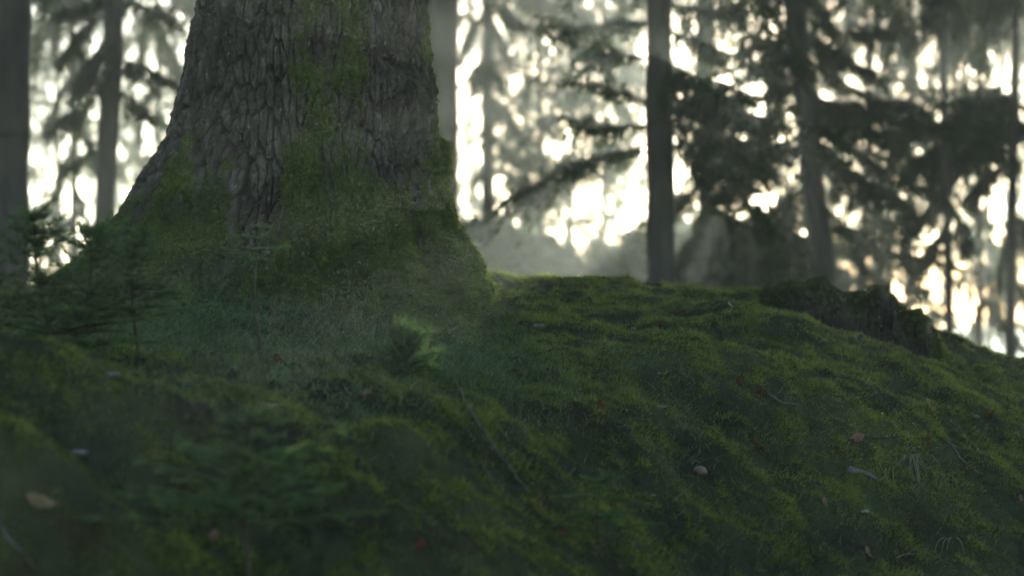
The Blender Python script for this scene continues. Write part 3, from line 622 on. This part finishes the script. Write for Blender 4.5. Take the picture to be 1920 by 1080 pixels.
# more of the wood, farther and beyond the frame: same kind, generic crowns
gen_specs = [(1070, 44, 'hazy spruce behind the boughs left of the dark straight trunk', 21), (1160, 58, 'faint far spruce close beside the dark straight trunk', 22), (990, 62, 'faintest far spruce seen low between the old tree and the dark straight trunk', 23),
             (1462, 46, 'hazy spruce behind the gap between the dark trunk and the leaning trunk', 24), (1585, 60, 'faint far spruce right behind the leaning trunk', 25),
             (80, 60, 'faint far spruce next to the left edge trunk', 27), (345, 66, 'faint far spruce touching the outline of the old tree', 28),
             (22, 75, 'far spruce whose twigs show beside the left edge trunk', 29), (172, 78, 'far spruce whose twigs show just left of the slim trunk', 30), (252, 84, 'far spruce whose twigs show just right of the slim trunk', 31),
             (880, 82, 'far spruce showing between the misty trunk and the slender hazy spruce', 32), (952, 92, 'far spruce just right of the slender hazy spruce', 33), (1030, 80, 'far spruce left of the hazy spruce behind the boughs', 34),
             (1205, 84, 'far spruce almost hidden by the left side of the dark straight trunk', 36), (1284, 88, 'far spruce just right of the dark straight trunk', 37),
             (1535, 84, 'far spruce hidden along the leaning trunk', 40), 
             (1715, 80, 'far spruce right of the pale one with curtain-like twigs', 42), (1812, 90, 'far spruce between the dark drooping spruce and the right edge', 43), (1880, 76, 'far spruce beside the grey spruce at the right edge', 44),
             (1940, 96, 'farthest spruce at the right edge of the picture', 46)]
for (pxx, Yt, lb, sd_) in gen_specs:
    tree(lb, [(pxx, 0), (pxx + 5 * math.sin(sd_), 260), (pxx + 8 * math.cos(sd_), 520)], Yt, .06, .045, [], above=(-3.5 + 3.0 * (sd_ % 3) / 2, 13.6, 68 if Yt > 70 else 64, 2.9, 1.2, .55, .6), ls=.13, lw=.045, dens=.34, seed=sd_, ztop=14.5)

for (pxx, Yt, lb, sd_, z0_, nb_) in [(1010, 36, 'slim spruce with fine grey boughs between the misty trunk and the dark straight trunk', 51, 1.3, 60), (1130, 40, 'thin spruce whose high boughs hang left of the dark straight trunk', 52, 2.0, 60), (1625, 36, 'thin spruce just right of the leaning trunk', 53, .6, 60),
        (1708, 42, 'thin spruce right behind the dark drooping spruce', 54, -.5, 70), (1838, 38, 'thin spruce between the dark drooping spruce and the grey edge spruce', 55, -.8, 70), (1440, 38, 'thin spruce behind the dense boughs left of the leaning trunk', 56, .5, 60),
        (105, 42, 'thin spruce with drooping boughs right of the left edge trunk', 57, 0.3, 60), (325, 44, 'thin spruce with drooping boughs close to the outline of the old tree', 58, 1.2, 60)]:
    tree(lb, [(pxx, 0), (pxx + 5 * math.sin(sd_), 260), (pxx + 8 * math.cos(sd_), 520)], Yt, .05, .04, [], above=(z0_, 13, nb_, 2.0, 1.1, .40, .45), ls=.09, lw=.028, dens=.5, seed=sd_, ztop=14)
# young bushy spruces low in the gloom
for k, (px_, py_, Yk, lb) in enumerate([(1405, 335, 27, 'dark bushy young spruce low in the gloom left of the leaning trunk'), (1480, 400, 22, 'dark low spruce bush just left of the foot of the leaning trunk'),
        (1290, 430, 34, 'grey bushy young spruce just right of the foot of the dark straight trunk'), (1700, 400, 31, 'bushy young spruce low behind the dark soil hump'), (70, 395, 27, 'bushy young spruce low beside the left edge trunk')]):
    rng = np.random.default_rng(500 + k); p = gpt(px_, Yk); H = (540 - py_) / F * Yk - p[2]; e = empty('young_spruce', p, lb, 'tree', 'bushy young spruces'); cr = Acc(); tr = Acc()
    tr.add(*tube(np.array([p, p + [.03, 0, H * .5], p + [0, 0, H]]), [.05, .03, .006], 8))
    for j in range(46):
        t = (j + rng.random()) / 46; a = j * 2.4 + rng.normal(0, .3); L = (1.02 - t) * H * .36 + .10; h = np.array([math.cos(a), math.sin(a), 0]); c0 = p + [0, 0, H * (.06 + .92 * t)]
        bough(cr, tr, np.array([c0, c0 + h * L * .5 + [0, 0, .08 * L], c0 + h * L + [0, 0, -.08 * L]]), L * .33, .08, .024, .8, rng, .3, .008)
    tr.build('trunk', M_bgbark, e, True); cr.build('crown', M_needle, e)

# far-off undergrowth and young trees closing the view low down
def far_wood():
    ac = Acc(); wd = Acc(); rng = np.random.default_rng(77)
    for k in range(270):
        px_ = rng.uniform(760, 1560) if k < 240 else rng.uniform(430, 770); Y_ = rng.uniform(36, 75); top = (540 - (432 + 55 * rng.random() + 25 * math.sin(px_ * .013))) / F * Y_
        b = np.array([(px_ - 960) / F * Y_, Y_, float(gz(px_, Y_)) - .2]); H = top - b[2]
        for j in range(9):
            z = b[2] + H * (0.15 + 0.85 * j / 8); L = (1 - j / 9.5) * H * 0.30 + .15; a = rng.uniform(0, 6.28)
            h = np.array([math.cos(a), math.sin(a), 0]); c0 = np.array([b[0], b[1], z])
            bough(ac, wd, np.array([c0 - h * L, c0 + [0, 0, .1], c0 + h * L - [0, 0, .2 * L]]), L * .6, .2, .07, .5, rng, .4)
    for T_ in wd.T: pass
    o = ac.build('far_wood', M_needle)
    tag(o, 'misty far-off wood of young conifers closing the view low behind the crest', 'far wood', kind='stuff')
far_wood()

# ------------------------------------------------------------------ saplings
def sapling(name, label, cat, base, H, whorls, seed, mat=M_sneedle, nl=0.016, nw=0.0028, blen=0.5, rise=0.35, stems=1, group=None, sway=(0, 0), dens=1.0, low=0.2, azim=None):
    rng = np.random.default_rng(seed); e = empty(name, base, label, cat, group)
    st = Acc(); nd = Acc(); br = Acc()
    segs = []
    for s_ in range(stems):
        tip = base + np.array([sway[0] + (s_ - (stems - 1) / 2) * 0.35 * H, sway[1] + rng.normal(0, .03), H * (1 - .12 * s_)])
        mid = base + (tip - base) * 0.5 + np.array([-.05 * H, 0, 0]) * (1 if s_ == 0 else -1)
        Q = catmull([base, mid, tip], 14); st.add(*tube(Q, np.linspace(0.0045, .0014, 14) * (H / .35) ** .6, 7)); segs.append((Q[6:], 1.0))
        for w_ in range(int(whorls * 2.4)):
            t = min(low + (1 - low) * (w_ + rng.uniform(0, .9)) / int(whorls * 2.2), .97); c0 = Q[int(t * 13)]
            L = blen * H * (1.15 - t) * rng.uniform(.8, 1.15)
            nb = 4
            for b in range(nb):
                a = (b / nb * 2 * math.pi + rng.uniform(-.3, .3) + w_ * .6)
                if azim and rng.random() < azim[1] and math.cos(a - azim[0]) < 0: a += math.pi
                h = np.array([math.cos(a), math.sin(a), 0]); l_ = L * rng.uniform(.6, 1.2); ri = rise * rng.uniform(.4, 2.2) + rng.normal(0, .08)
                P = catmull([c0, c0 + h * l_ * .5 + [0, 0, ri * l_ * (.1 + .8 * t)], c0 + h * l_ + [0, 0, ri * l_ * (1.9 * t - .1)]], 8)
                br.add(*tube(P, np.linspace(.0022, .0008, 8), 5)); segs.append((P, 1.0))
                sd_ = np.cross(h, [0, 0, 1])
                for k in range(6):
                    q = P[1 + k]; sg = 1 if k % 2 else -1; l2 = l_ * .42 * (1 - k / 8) * rng.uniform(.7, 1.2)
                    d = unit(h + sd_ * sg * 1.0 + [0, 0, rise * .5]); P2 = catmull([q, q + d * l2 * .5, q + d * l2 + [0, 0, -.05 * l2]], 5)
                    br.add(*tube(P2, np.linspace(.0013, .0006, 5), 4)); segs.append((P2, .9))
    for P, f in segs:
        L = np.linalg.norm(np.diff(P, axis=0), axis=1).sum(); n = max(8, int(L / .0010 * dens)); s = rng.uniform(0.05, 1, n) * (len(P) - 1); i = np.clip(s.astype(int), 0, len(P) - 2); t = (s - i)[:, None]
        p = P[i] * (1 - t) + P[i + 1] * t; T = unit(P[i + 1] - P[i]); r = unit(np.cross(T, rng.normal(size=(n, 3)))); r[:, 2] = np.abs(r[:, 2]) * .8 + .1 * r[:, 2]
        v = spikes(p, unit(T * .75 + r), nl * rng.uniform(.7, 1.15, n), np.full(n, nw), rng.uniform(-.4, .5, n) + 0.3 * (s / len(P) - .5), rng); nd.add(v[0], v[1], v[2])
    st.build('stem', M_stem, e, True); br.build('branches', M_stem, e); nd.build('needles', mat, e)
    return e
SP = 'spruce_sapling'
def sap(name, label, cat, px_, Y, top, **k):
    """top: photo row of the tip; height follows from where the foot stands"""
    b = gpt(px_, Y); sapling(name, label, cat, b, (540 - top) / F * Y - b[2], **k)
sap(SP, 'bushy young spruce with layered fronds at the left, in front of the tree roots', 'sapling', 118, 6.5, 392, whorls=6, seed=31, blen=.60, rise=.34, stems=2, nl=.019, azim=(0.2, .35), low=.14)
sap(SP, 'blurred low spruce seedling filling the left edge beside the bushy young spruce', 'sapling', -40, 6.4, 440, whorls=5, seed=35, blen=.62, rise=.3, nl=.019, low=.3)
sap(SP, 'second spruce seedling whose fronds overlap the left root of the old tree', 'sapling', 262, 6.7, 425, whorls=5, seed=36, blen=.72, rise=.22, nl=.019, low=.35)
sap(SP, 'thin dark spruce seedling right against the foot of the old tree', 'sapling', 490, 7.2, 405, whorls=2, seed=32, blen=.60, rise=.12, nl=.015, dens=.9, low=.72)
sap(SP, 'very blurred dark spruce seedling in the near foreground on the moss', 'sapling', 480, 5.2, 765, whorls=5, seed=33, blen=.90, rise=.15, nl=.017, dens=1.0, low=.45)
sap(SP, 'tiny flat spruce seedling in the moss below the middle of the picture', 'sapling', 1128, 6.35, 880, whorls=2, seed=34, blen=1.2, rise=.1, nl=.013, dens=.9)
sap('pine_seedling', 'soft bright green pine seedling tuft in the grass in front of the old tree', 'seedling', 765, 7.1, 636, whorls=5, seed=37, mat=M_pneedle, nl=.040, nw=.0018, blen=1.15, rise=.6, stems=1, dens=.6, low=.15)

# ------------------------------------------------------------------ leaves, twigs and small things
def leaf_mesh(name, L, W, curl, fold, mat, rng):
    n, m = 13, 7; s = np.linspace(0, 1, n); t = np.linspace(-1, 1, m); S, T = np.meshgrid(s, t, indexing='ij')
    wd = W / 2 * np.sin(np.clip(S, 0, 1) ** .8 * math.pi) ** .75 * (1 + .06 * np.sin(S * 40) * np.abs(T))
    X = (S - .5) * L; Yv = T * wd; Zv = curl * L * ((S - .5) ** 2 * 2) + fold * np.abs(Yv) + .05 * W * np.sin(S * 22) * np.abs(T) + .07 * W * rng.normal() * T * S
    V = np.stack([X, Yv, Zv + .002], -1).reshape(-1, 3)
    ii = np.arange(n * m).reshape(n, m); f = np.stack([ii[:-1, :-1], ii[1:, :-1], ii[1:, 1:], ii[:-1, 1:]], -1).reshape(-1, 4)
    f = np.vstack([np.stack([f[:, 0], f[:, 1], f[:, 2]], 1), np.stack([f[:, 0], f[:, 2], f[:, 3]], 1)])
    P = catmull([[-L * .5, 0, curl * L * .5 + .002], [-L * .62, 0, curl * L * .55], [-L * .8, .004, curl * L * .4]], 5)
    v2, t2 = tube(P, .0008, 4); V = np.vstack([V, v2]); f = np.vstack([f, t2 + n * m])
    return mesh(name, V, f, mat, None, True, {'tint': np.zeros(len(V))})
def leaf(px_, py_, wpx, color, label, tilt=0.5, rz=None, group='fallen leaves on the moss', curl=.4, fold=.4, lift=.002):
    rng = np.random.default_rng(int(px_ * 7 + py_)); p = hit(px_, py_); L = wpx / F * p[1]
    o = leaf_mesh('fallen_leaf', L, L * .55, curl, fold, LM[color], rng); tag(o, label, 'leaf', group)
    nrm_ = gnormal(np.array([px_]), np.array([p[1]]))[0]
    q = Vector(nrm_).to_track_quat('Z', 'X'); o.rotation_mode = 'QUATERNION'
    rot = Matrix.Rotation(rng.uniform(0, 6.28) if rz is None else rz, 4, 'Z') @ Matrix.Rotation(tilt * rng.uniform(.5, 1.2), 4, 'Y') @ Matrix.Rotation(rng.normal(0, .25), 4, 'X')
    o.rotation_quaternion = (Vector((0, 0, 1)).rotation_difference(Vector(nrm_)).to_matrix().to_4x4() @ rot).to_quaternion()
    o.location = (p[0], p[1], p[2] + lift)
    return o
LEAVES = [
 (1421, 742, 46, 'red-brown', 'large curled red-brown leaf standing up on the bright moss right of centre'),
 (72, 952, 62, 'tan', 'long tan leaf, blurred, lying on the moss at the lower left', .08, .25),
 (400, 1012, 34, 'pinkish', 'small pinkish leaf in the blurred foreground moss below the dark seedling'),
 (788, 1030, 34, 'red-brown', 'blurred red leaf at the bottom edge left of the middle'),
 (1012, 957, 34, 'pinkish', 'pale pinkish leaf at the lower end of the long thin stick'),
 (820, 618, 24, 'red-brown', 'red leaf tucked against the front root of the old tree'),
 (404, 646, 22, 'pale', 'pale upright leaf in the grass below the left side of the old tree'),
 (520, 676, 20, 'red-brown', 'small red leaf in the grass under the middle of the old tree'),
 (515, 594, 34, 'brown', 'dark brown leaf in the grass close to the tree base'),
 (612, 612, 18, 'pinkish', 'pinkish leaf half sunk in the grass before the tree'),
 (568, 720, 22, 'red-brown', 'red-brown leaf above the near moss hummock'),
 (685, 742, 20, 'pinkish', 'pale pinkish leaf left of the pine seedling foot'),
 (470, 750, 26, 'red-brown', 'orange-red leaf beside the flat bright moss cushion'),
 (500, 768, 44, 'pale', 'pale blurred leaf behind the dark foreground seedling'),
 (1125, 772, 40, 'red-brown', 'dark red leaf in the hollow left of centre right'),
 (1238, 616, 34, 'brown', 'brown leaf at the end of the dark twig below the crest'),
 (1276, 588, 26, 'brown', 'brown leaf just below the crest near the dark trunk'),
 (1337, 613, 20, 'red-brown', 'small round brown leaf on the upper moss slope'),
 (1368, 576, 18, 'pale', 'tiny pale leaf on the crest left of the dark soil hump'),
 (1245, 706, 30, 'tan', 'tan leaf on the open moss in the middle of the slope'),
 (1388, 716, 20, 'red-brown', 'small red leaf just above the large curled leaf'),
 (1468, 690, 14, 'tan', 'tiny tan leaf on the upper right moss slope'),
 (1738, 764, 34, 'tan', 'tan leaf under the right hand moss swell'),
 (1605, 825, 32, 'pinkish', 'pinkish leaf at the left end of the thin reddish stick'),
 (1740, 828, 24, 'brown', 'brown leaf at the right end of the thin reddish stick'),
 (1858, 782, 40, 'brown', 'brown leaf in the hollow near the right edge'),
 (1544, 945, 24, 'pinkish', 'pinkish leaf below the grey bark stick'),
 (1625, 1040, 28, 'pinkish', 'pinkish leaf on the moss at the lower right'),
 (1053, 1003, 22, 'brown', 'small round brown leaf below the long thin stick'),
 (1912, 938, 20, 'pinkish', 'pink leaf cut by the right edge'),
 (1420, 840, 50, 'brown', 'dark leaf in the shady hollow under the bright moss clump'),
 (1350, 760, 24, 'brown', 'brown leaf beside the wispy grass above the shady hollow'),
 (1568, 845, 18, 'red-brown', 'small red leaf left of the thin reddish stick'),
 (290, 612, 26, 'brown', 'brown leaf under the fronds of the bushy young spruce'),
 (350, 548, 34, 'red-brown', 'reddish leaf lying against the left root of the old tree'),
 (1115, 716, 30, 'brown', 'dark leaf in the short grass right of the tree root'),
 (968, 700, 26, 'brown', 'dark leaf among the grass right of the pine seedling'),
 (1196, 668, 18, 'brown', 'tiny brown leaf half way up the slope'),
 (1022, 536, 14, 'brown', 'dark leaf scrap standing on the sunlit crest')]
for a in LEAVES: leaf(*a)

def twig(name, label, pts, rpx, mat, cat='twig', forks=2, lift=.006, group=None, seed=1):
    rng = np.random.default_rng(seed); P = np.array([hit(a, b) for a, b in pts]); P[:, 2] += lift
    Q = catmull(P, 12 * (len(pts) - 1)); Q[:, 2] = np.maximum(Q[:, 2], gxy(Q[:, 0], Q[:, 1]) + lift * .7); Q += rng.normal(size=Q.shape) * .0012; r = rpx / F * P[0][1]
    ac = Acc(); ac.add(*tube(Q, np.linspace(r, r * .45, len(Q)), 7))
    for k in range(forks):
        i = rng.integers(2, len(Q) - 3); T = unit(Q[i + 1] - Q[i]); d = unit(T + np.array([rng.normal(0, .7), rng.normal(0, .3), abs(rng.normal(.3, .4))])); l = rng.uniform(.03, .09)
        ac.add(*tube(catmull([Q[i], Q[i] + d * l * .5 + [0, 0, .004], Q[i] + d * l], 5), np.linspace(r * .6, r * .25, 5), 5))
    return tag(ac.build(name, mat, None, True), label, cat, group)
twig('stick', 'long thin pale stick slanting down through the moss to a pinkish leaf', [(852, 715), (880, 775), (935, 860), (985, 925), (1010, 955)], 2.6, M_twig, forks=1, lift=.012, seed=2)
twig('stick', 'thin stick lying beside the long pale one', [(905, 880), (945, 925), (980, 955)], 2, M_twig, forks=0, seed=3)
twig('stick', 'dark forked twig lying level on the moss below the crest', [(1130, 640), (1170, 634), (1225, 622)], 2.6, M_stem, forks=3, seed=4)
twig('stick', 'thin reddish stick lying level on the moss above the straw tuft', [(1600, 822), (1660, 824), (1745, 826)], 1.8, M_stem, forks=1, seed=5)
twig('stick', 'thin twig sloping down right above the straw tuft', [(1775, 830), (1800, 862), (1830, 888), (1845, 892)], 2.0, M_twig, forks=2, seed=6)
twig('stick', 'grey twig trailing right from the large curled leaf', [(1440, 742), (1470, 758), (1500, 762)], 1.8, M_gtwig, forks=2, seed=7)
twig('stick', 'dark twig lying across the open slope above the large curled leaf', [(1520, 735), (1580, 748), (1640, 752)], 1.6, M_stem, forks=3, seed=8)
twig('stick', 'blurred blue-grey forked twig in the bottom left corner', [(-5, 985), (18, 1025), (45, 1048), (66, 1078)], 3.5, M_gtwig, forks=1, lift=.006, seed=9)
twig('stick', 'brown stick running down left of the open slope', [(1245, 722), (1285, 745), (1312, 755)], 1.8, M_stem, forks=1, seed=10)
twig('bark_stick', 'stubby grey bark-covered stick jutting from the dark hollow', [(1588, 888), (1618, 893), (1645, 908)], 8, M_gtwig, forks=0, lift=.012, seed=11)
twig('stick', 'slim twig on the moss at the bottom right under the straw tuft', [(1680, 1050), (1710, 1045), (1760, 1058)], 1.8, M_twig, forks=2, seed=12)
twig('stick', 'curved grey root arching out of the moss at the foot of the old tree', [(752, 584), (768, 590), (775, 608)], 2.0, M_gtwig, forks=0, lift=.02, seed=13)
# upright dark little twigs
def upright(label, px_, py_, hpx, seed, name='dead_sprig', lean=0.3):
    rng = np.random.default_rng(seed); p = hit(px_, py_); h = hpx / F * p[1]; ac = Acc()
    d = np.array([rng.normal(0, lean), 0, 1.]); Q = catmull([p, p + d * h * .5 + [.1 * h, 0, 0], p + d * h], 8); ac.add(*tube(Q, np.linspace(.0016, .0007, 8), 5))
    for k in range(2): q = Q[3 + 2 * k]; ac.add(*tube(np.array([q, q + [(-1) ** k * .25 * h, 0, .22 * h]]), [.001, .0005], 4))
    return tag(ac.build(name, M_stem, None, True), label, 'twig')
upright('bent dark sprig standing above the level twig on the right slope', 1635, 765, 60, 3)
upright('dark forked sprig standing right of the bent dark sprig', 1665, 765, 40, 4, lean=.9)
upright('upright dark stalk standing at the right near the moss swell', 1862, 790, 90, 5, lean=.1)
upright('tiny dark stub on the sunlit crest right of the tree root', 1048, 545, 14, 6)
upright('tiny dark stub on the crest left of the dark trunk', 1108, 538, 16, 7)
upright('tall thin stalk rising from the moss below the crest', 1178, 695, 62, 8, lean=.05)

# straw tuft: dry drooping blades
def straw(px_, py_, n, lpx, label, seed, spread=.5):
    rng = np.random.default_rng(seed); p = hit(px_, py_); Lm = lpx / F * p[1]
    e = Acc()
    for k in range(n):
        t = rng.normal(0, spread); l = Lm * rng.uniform(.55, 1.1); s0 = p + [rng.normal(0, .02), rng.normal(0, .01), .03]
        d = np.array([t * .6, -.5, 0.25]); Q = [s0]
        for j in range(9):
            d = unit(d + np.array([rng.normal(0, .06), -.04, -.42])); Q.append(Q[-1] + d * l / 9)
        Q = np.array(Q); g = gxy(Q[:, 0], Q[:, 1]) + .006; Q[:, 2] = np.maximum(Q[:, 2], g)
        V, T = tube(catmull(Q, 20), np.linspace(.0018, .0006, 20), 4); e.add(V, T, rng.uniform(-.3, .3))
    return tag(e.build('straw_tuft', M_straw), label, 'dry grass')
straw(1715, 868, 14, 130, 'tuft of dry pale straw drooping down the slope at the lower right', 5, .55)
straw(1775, 905, 6, 110, 'thin second wisp of dry straw right of the drooping tuft', 6, .35)
straw(1675, 895, 3, 110, 'pair of long grey straws hanging left of the drooping tuft', 7, .12)
straw(1785, 1025, 5, 50, 'short frayed straw bits near the bottom right corner', 8, .9)
straw(1270, 770, 2, 40, 'two short pale straws under the white leaf scrap', 9, .1)
straw(1215, 835, 4, 60, 'faint bent straws left of the brown mushroom', 10, .6)

# brown mushroom
def mushroom():
    p = hit(1312, 892); r = 14 / F * p[1]; p[2] -= r * .75; e = empty('mushroom', p, 'small round brown mushroom with a pale top in the moss', 'mushroom')
    t = np.linspace(0, math.pi, 22); ph = np.linspace(0, 2 * math.pi, 30, endpoint=False); T, PH = np.meshgrid(t, ph, indexing='ij')
    rad = r * np.sin(T) * (1 + .05 * np.sin(3 * PH)); z = r * (0.9 * np.cos(T)) * np.where(T > math.pi / 2, .75, 1.0)
    V = np.stack([p[0] + rad * np.cos(PH), p[1] + rad * np.sin(PH), p[2] + r * 1.15 + z], -1).reshape(-1, 3)
    ii = np.arange(T.size).reshape(T.shape); jn = np.roll(ii, -1, 1); f = np.stack([ii[:-1], ii[1:], jn[1:], jn[:-1]], -1).reshape(-1, 4)
    m, nt, out = nodes_mat('mushroom_cap'); pr = N(nt, 'ShaderNodeBsdfPrincipled'); pr.inputs['Roughness'].default_value = .5
    a = attr(nt, 'top'); c = ramp(nt, math_(nt, 'ADD', a, math_(nt, 'MULTIPLY', noise(nt, 120, 3), .3)), [(.45, (.06, .028, .016)), (.8, (.14, .10, .07))]); nt.links.new(c, pr.inputs['Base Color']); nt.links.new(pr.outputs[0], out.inputs[0])
    mesh('cap', V, f, m, e, True, {'top': (np.cos(T) * .5 + .35).ravel()})
    v, t_ = tube(np.array([p + [0, 0, -.01], p + [0, 0, r * .5]]), r * .3, 12); mesh('stalk', v, t_, LM['pale'], e, True)
mushroom()
# pale stones / scraps
def pebble(px_, py_, wpx, flat, label, name='pebble', mat=M_stone, cat='stone'):
    rng = np.random.default_rng(int(px_)); p = hit(px_, py_); r = wpx / 2 / F * p[1]
    t = np.linspace(0, math.pi, 14); ph = np.linspace(0, 2 * math.pi, 22, endpoint=False); T, PH = np.meshgrid(t, ph, indexing='ij')
    x = np.sin(T) * np.cos(PH); y = np.sin(T) * np.sin(PH); z = np.cos(T); n = 1 + .22 * fbm(x * 1.6, y * 1.6, z * 1.6 + px_, 400, 3)
    V = np.stack([p[0] + r * x * n, p[1] + r * .7 * y * n, p[2] + .003 + r * flat * z * n], -1).reshape(-1, 3)
    ii = np.arange(T.size).reshape(T.shape); jn = np.roll(ii, -1, 1); f = np.stack([ii[:-1], ii[1:], jn[1:], jn[:-1]], -1).reshape(-1, 4)
    return tag(mesh(name, V, f, mat, None, True), label, cat)
pebble(1013, 614, 30, .35, 'pale grey flat stone on the moss right of the tree root')
pebble(1188, 618, 10, .4, 'tiny white stone on the moss near the dark forked twig')
pebble(1237, 765, 24, .28, 'white flat stone in the moss in the middle of the slope')
pebble(1225, 932, 12, .4, 'tiny pale stone below the brown mushroom')
pebble(1622, 962, 16, .5, 'small bluish stone below the bark-covered stick')
pebble(148, 856, 34, .3, 'blurred bluish flat stone in the left foreground moss')
pebble(1828, 782, 14, .4, 'small pale stone at the foot of the right moss swell')
pebble(212, 704, 30, .3, 'blurred pale stone at the edge of the left moss bank')
# bright moss cushion and leafy fern bit
def cushion(px_, py_, wpx, hpx, label):
    p = hit(px_, py_); a = wpx / 2 / F * p[1]; h = hpx / F * p[1]; n = 5000
    t = np.linspace(0, math.pi / 2, 16); ph = np.linspace(0, 2 * math.pi, 40, endpoint=False); T, PH = np.meshgrid(t, ph, indexing='ij')
    rr_ = 1 + .25 * fbm(np.cos(PH) * 1.5, np.sin(PH) * 1.5, px_, 5, 3)
    cx_ = p[0] + a * rr_ * np.sin(T) * np.cos(PH); cy_ = p[1] + a * .8 * rr_ * np.sin(T) * np.sin(PH)
    V = np.stack([cx_, cy_, gxy(cx_, cy_) - .008 + (h + .008) * np.cos(T) * (1 + .3 * fbm(cx_ * 30, cy_ * 30, 0, 6, 2))], -1).reshape(-1, 3)
    ii = np.arange(T.size).reshape(T.shape); jn = np.roll(ii, -1, 1); f = np.stack([ii[:-1], ii[1:], jn[1:]], -1).reshape(-1, 3); f2 = np.stack([ii[:-1], jn[1:], jn[:-1]], -1).reshape(-1, 3)
    k = R.integers(0, len(V), n); P = V[k] + R.normal(size=(n, 3)) * .004; D = unit(V[k] - p + [0, 0, .03]) + R.normal(size=(n, 3)) * .4
    s = spikes(P, D, R.uniform(.006, .014, n), R.uniform(.002, .004, n), R.uniform(-.3, .6, n))
    ac = Acc(); ac.add(V, np.vstack([f, f2]), .3); ac.add(s[0], s[1], s[2])
    tag(ac.build('moss_cushion', M_moss), label, 'moss cushion')
cushion(445, 745, 90, 12, 'round bright green moss cushion on the ground below the tree')

# ------------------------------------------------------------------ haze
def haze():
    x0, x1, y0, y1, z0, z1 = -560, 560, -6, 470, -14, 16.5
    V = [(x0, y0, z0), (x1, y0, z0), (x1, y1, z0), (x0, y1, z0), (x0, y0, z1), (x1, y0, z1), (x1, y1, z1), (x0, y1, z1)]
    f = [(0, 3, 2, 1), (4, 5, 6, 7), (0, 1, 5, 4), (1, 2, 6, 5), (2, 3, 7, 6), (3, 0, 4, 7)]
    m, nt, out = nodes_mat('haze'); v = N(nt, 'ShaderNodeVolumePrincipled')
    v.inputs['Color'].default_value = (.86, .97, .87, 1); v.inputs['Density'].default_value = HAZE; v.inputs['Anisotropy'].default_value = 0.62
    nt.links.new(v.outputs[0], out.inputs['Volume'])
    tag(mesh('haze', V, f, m), 'thin morning mist lit by the sun among the trees', 'haze', kind='stuff')
HAZE = 0.0026
haze()
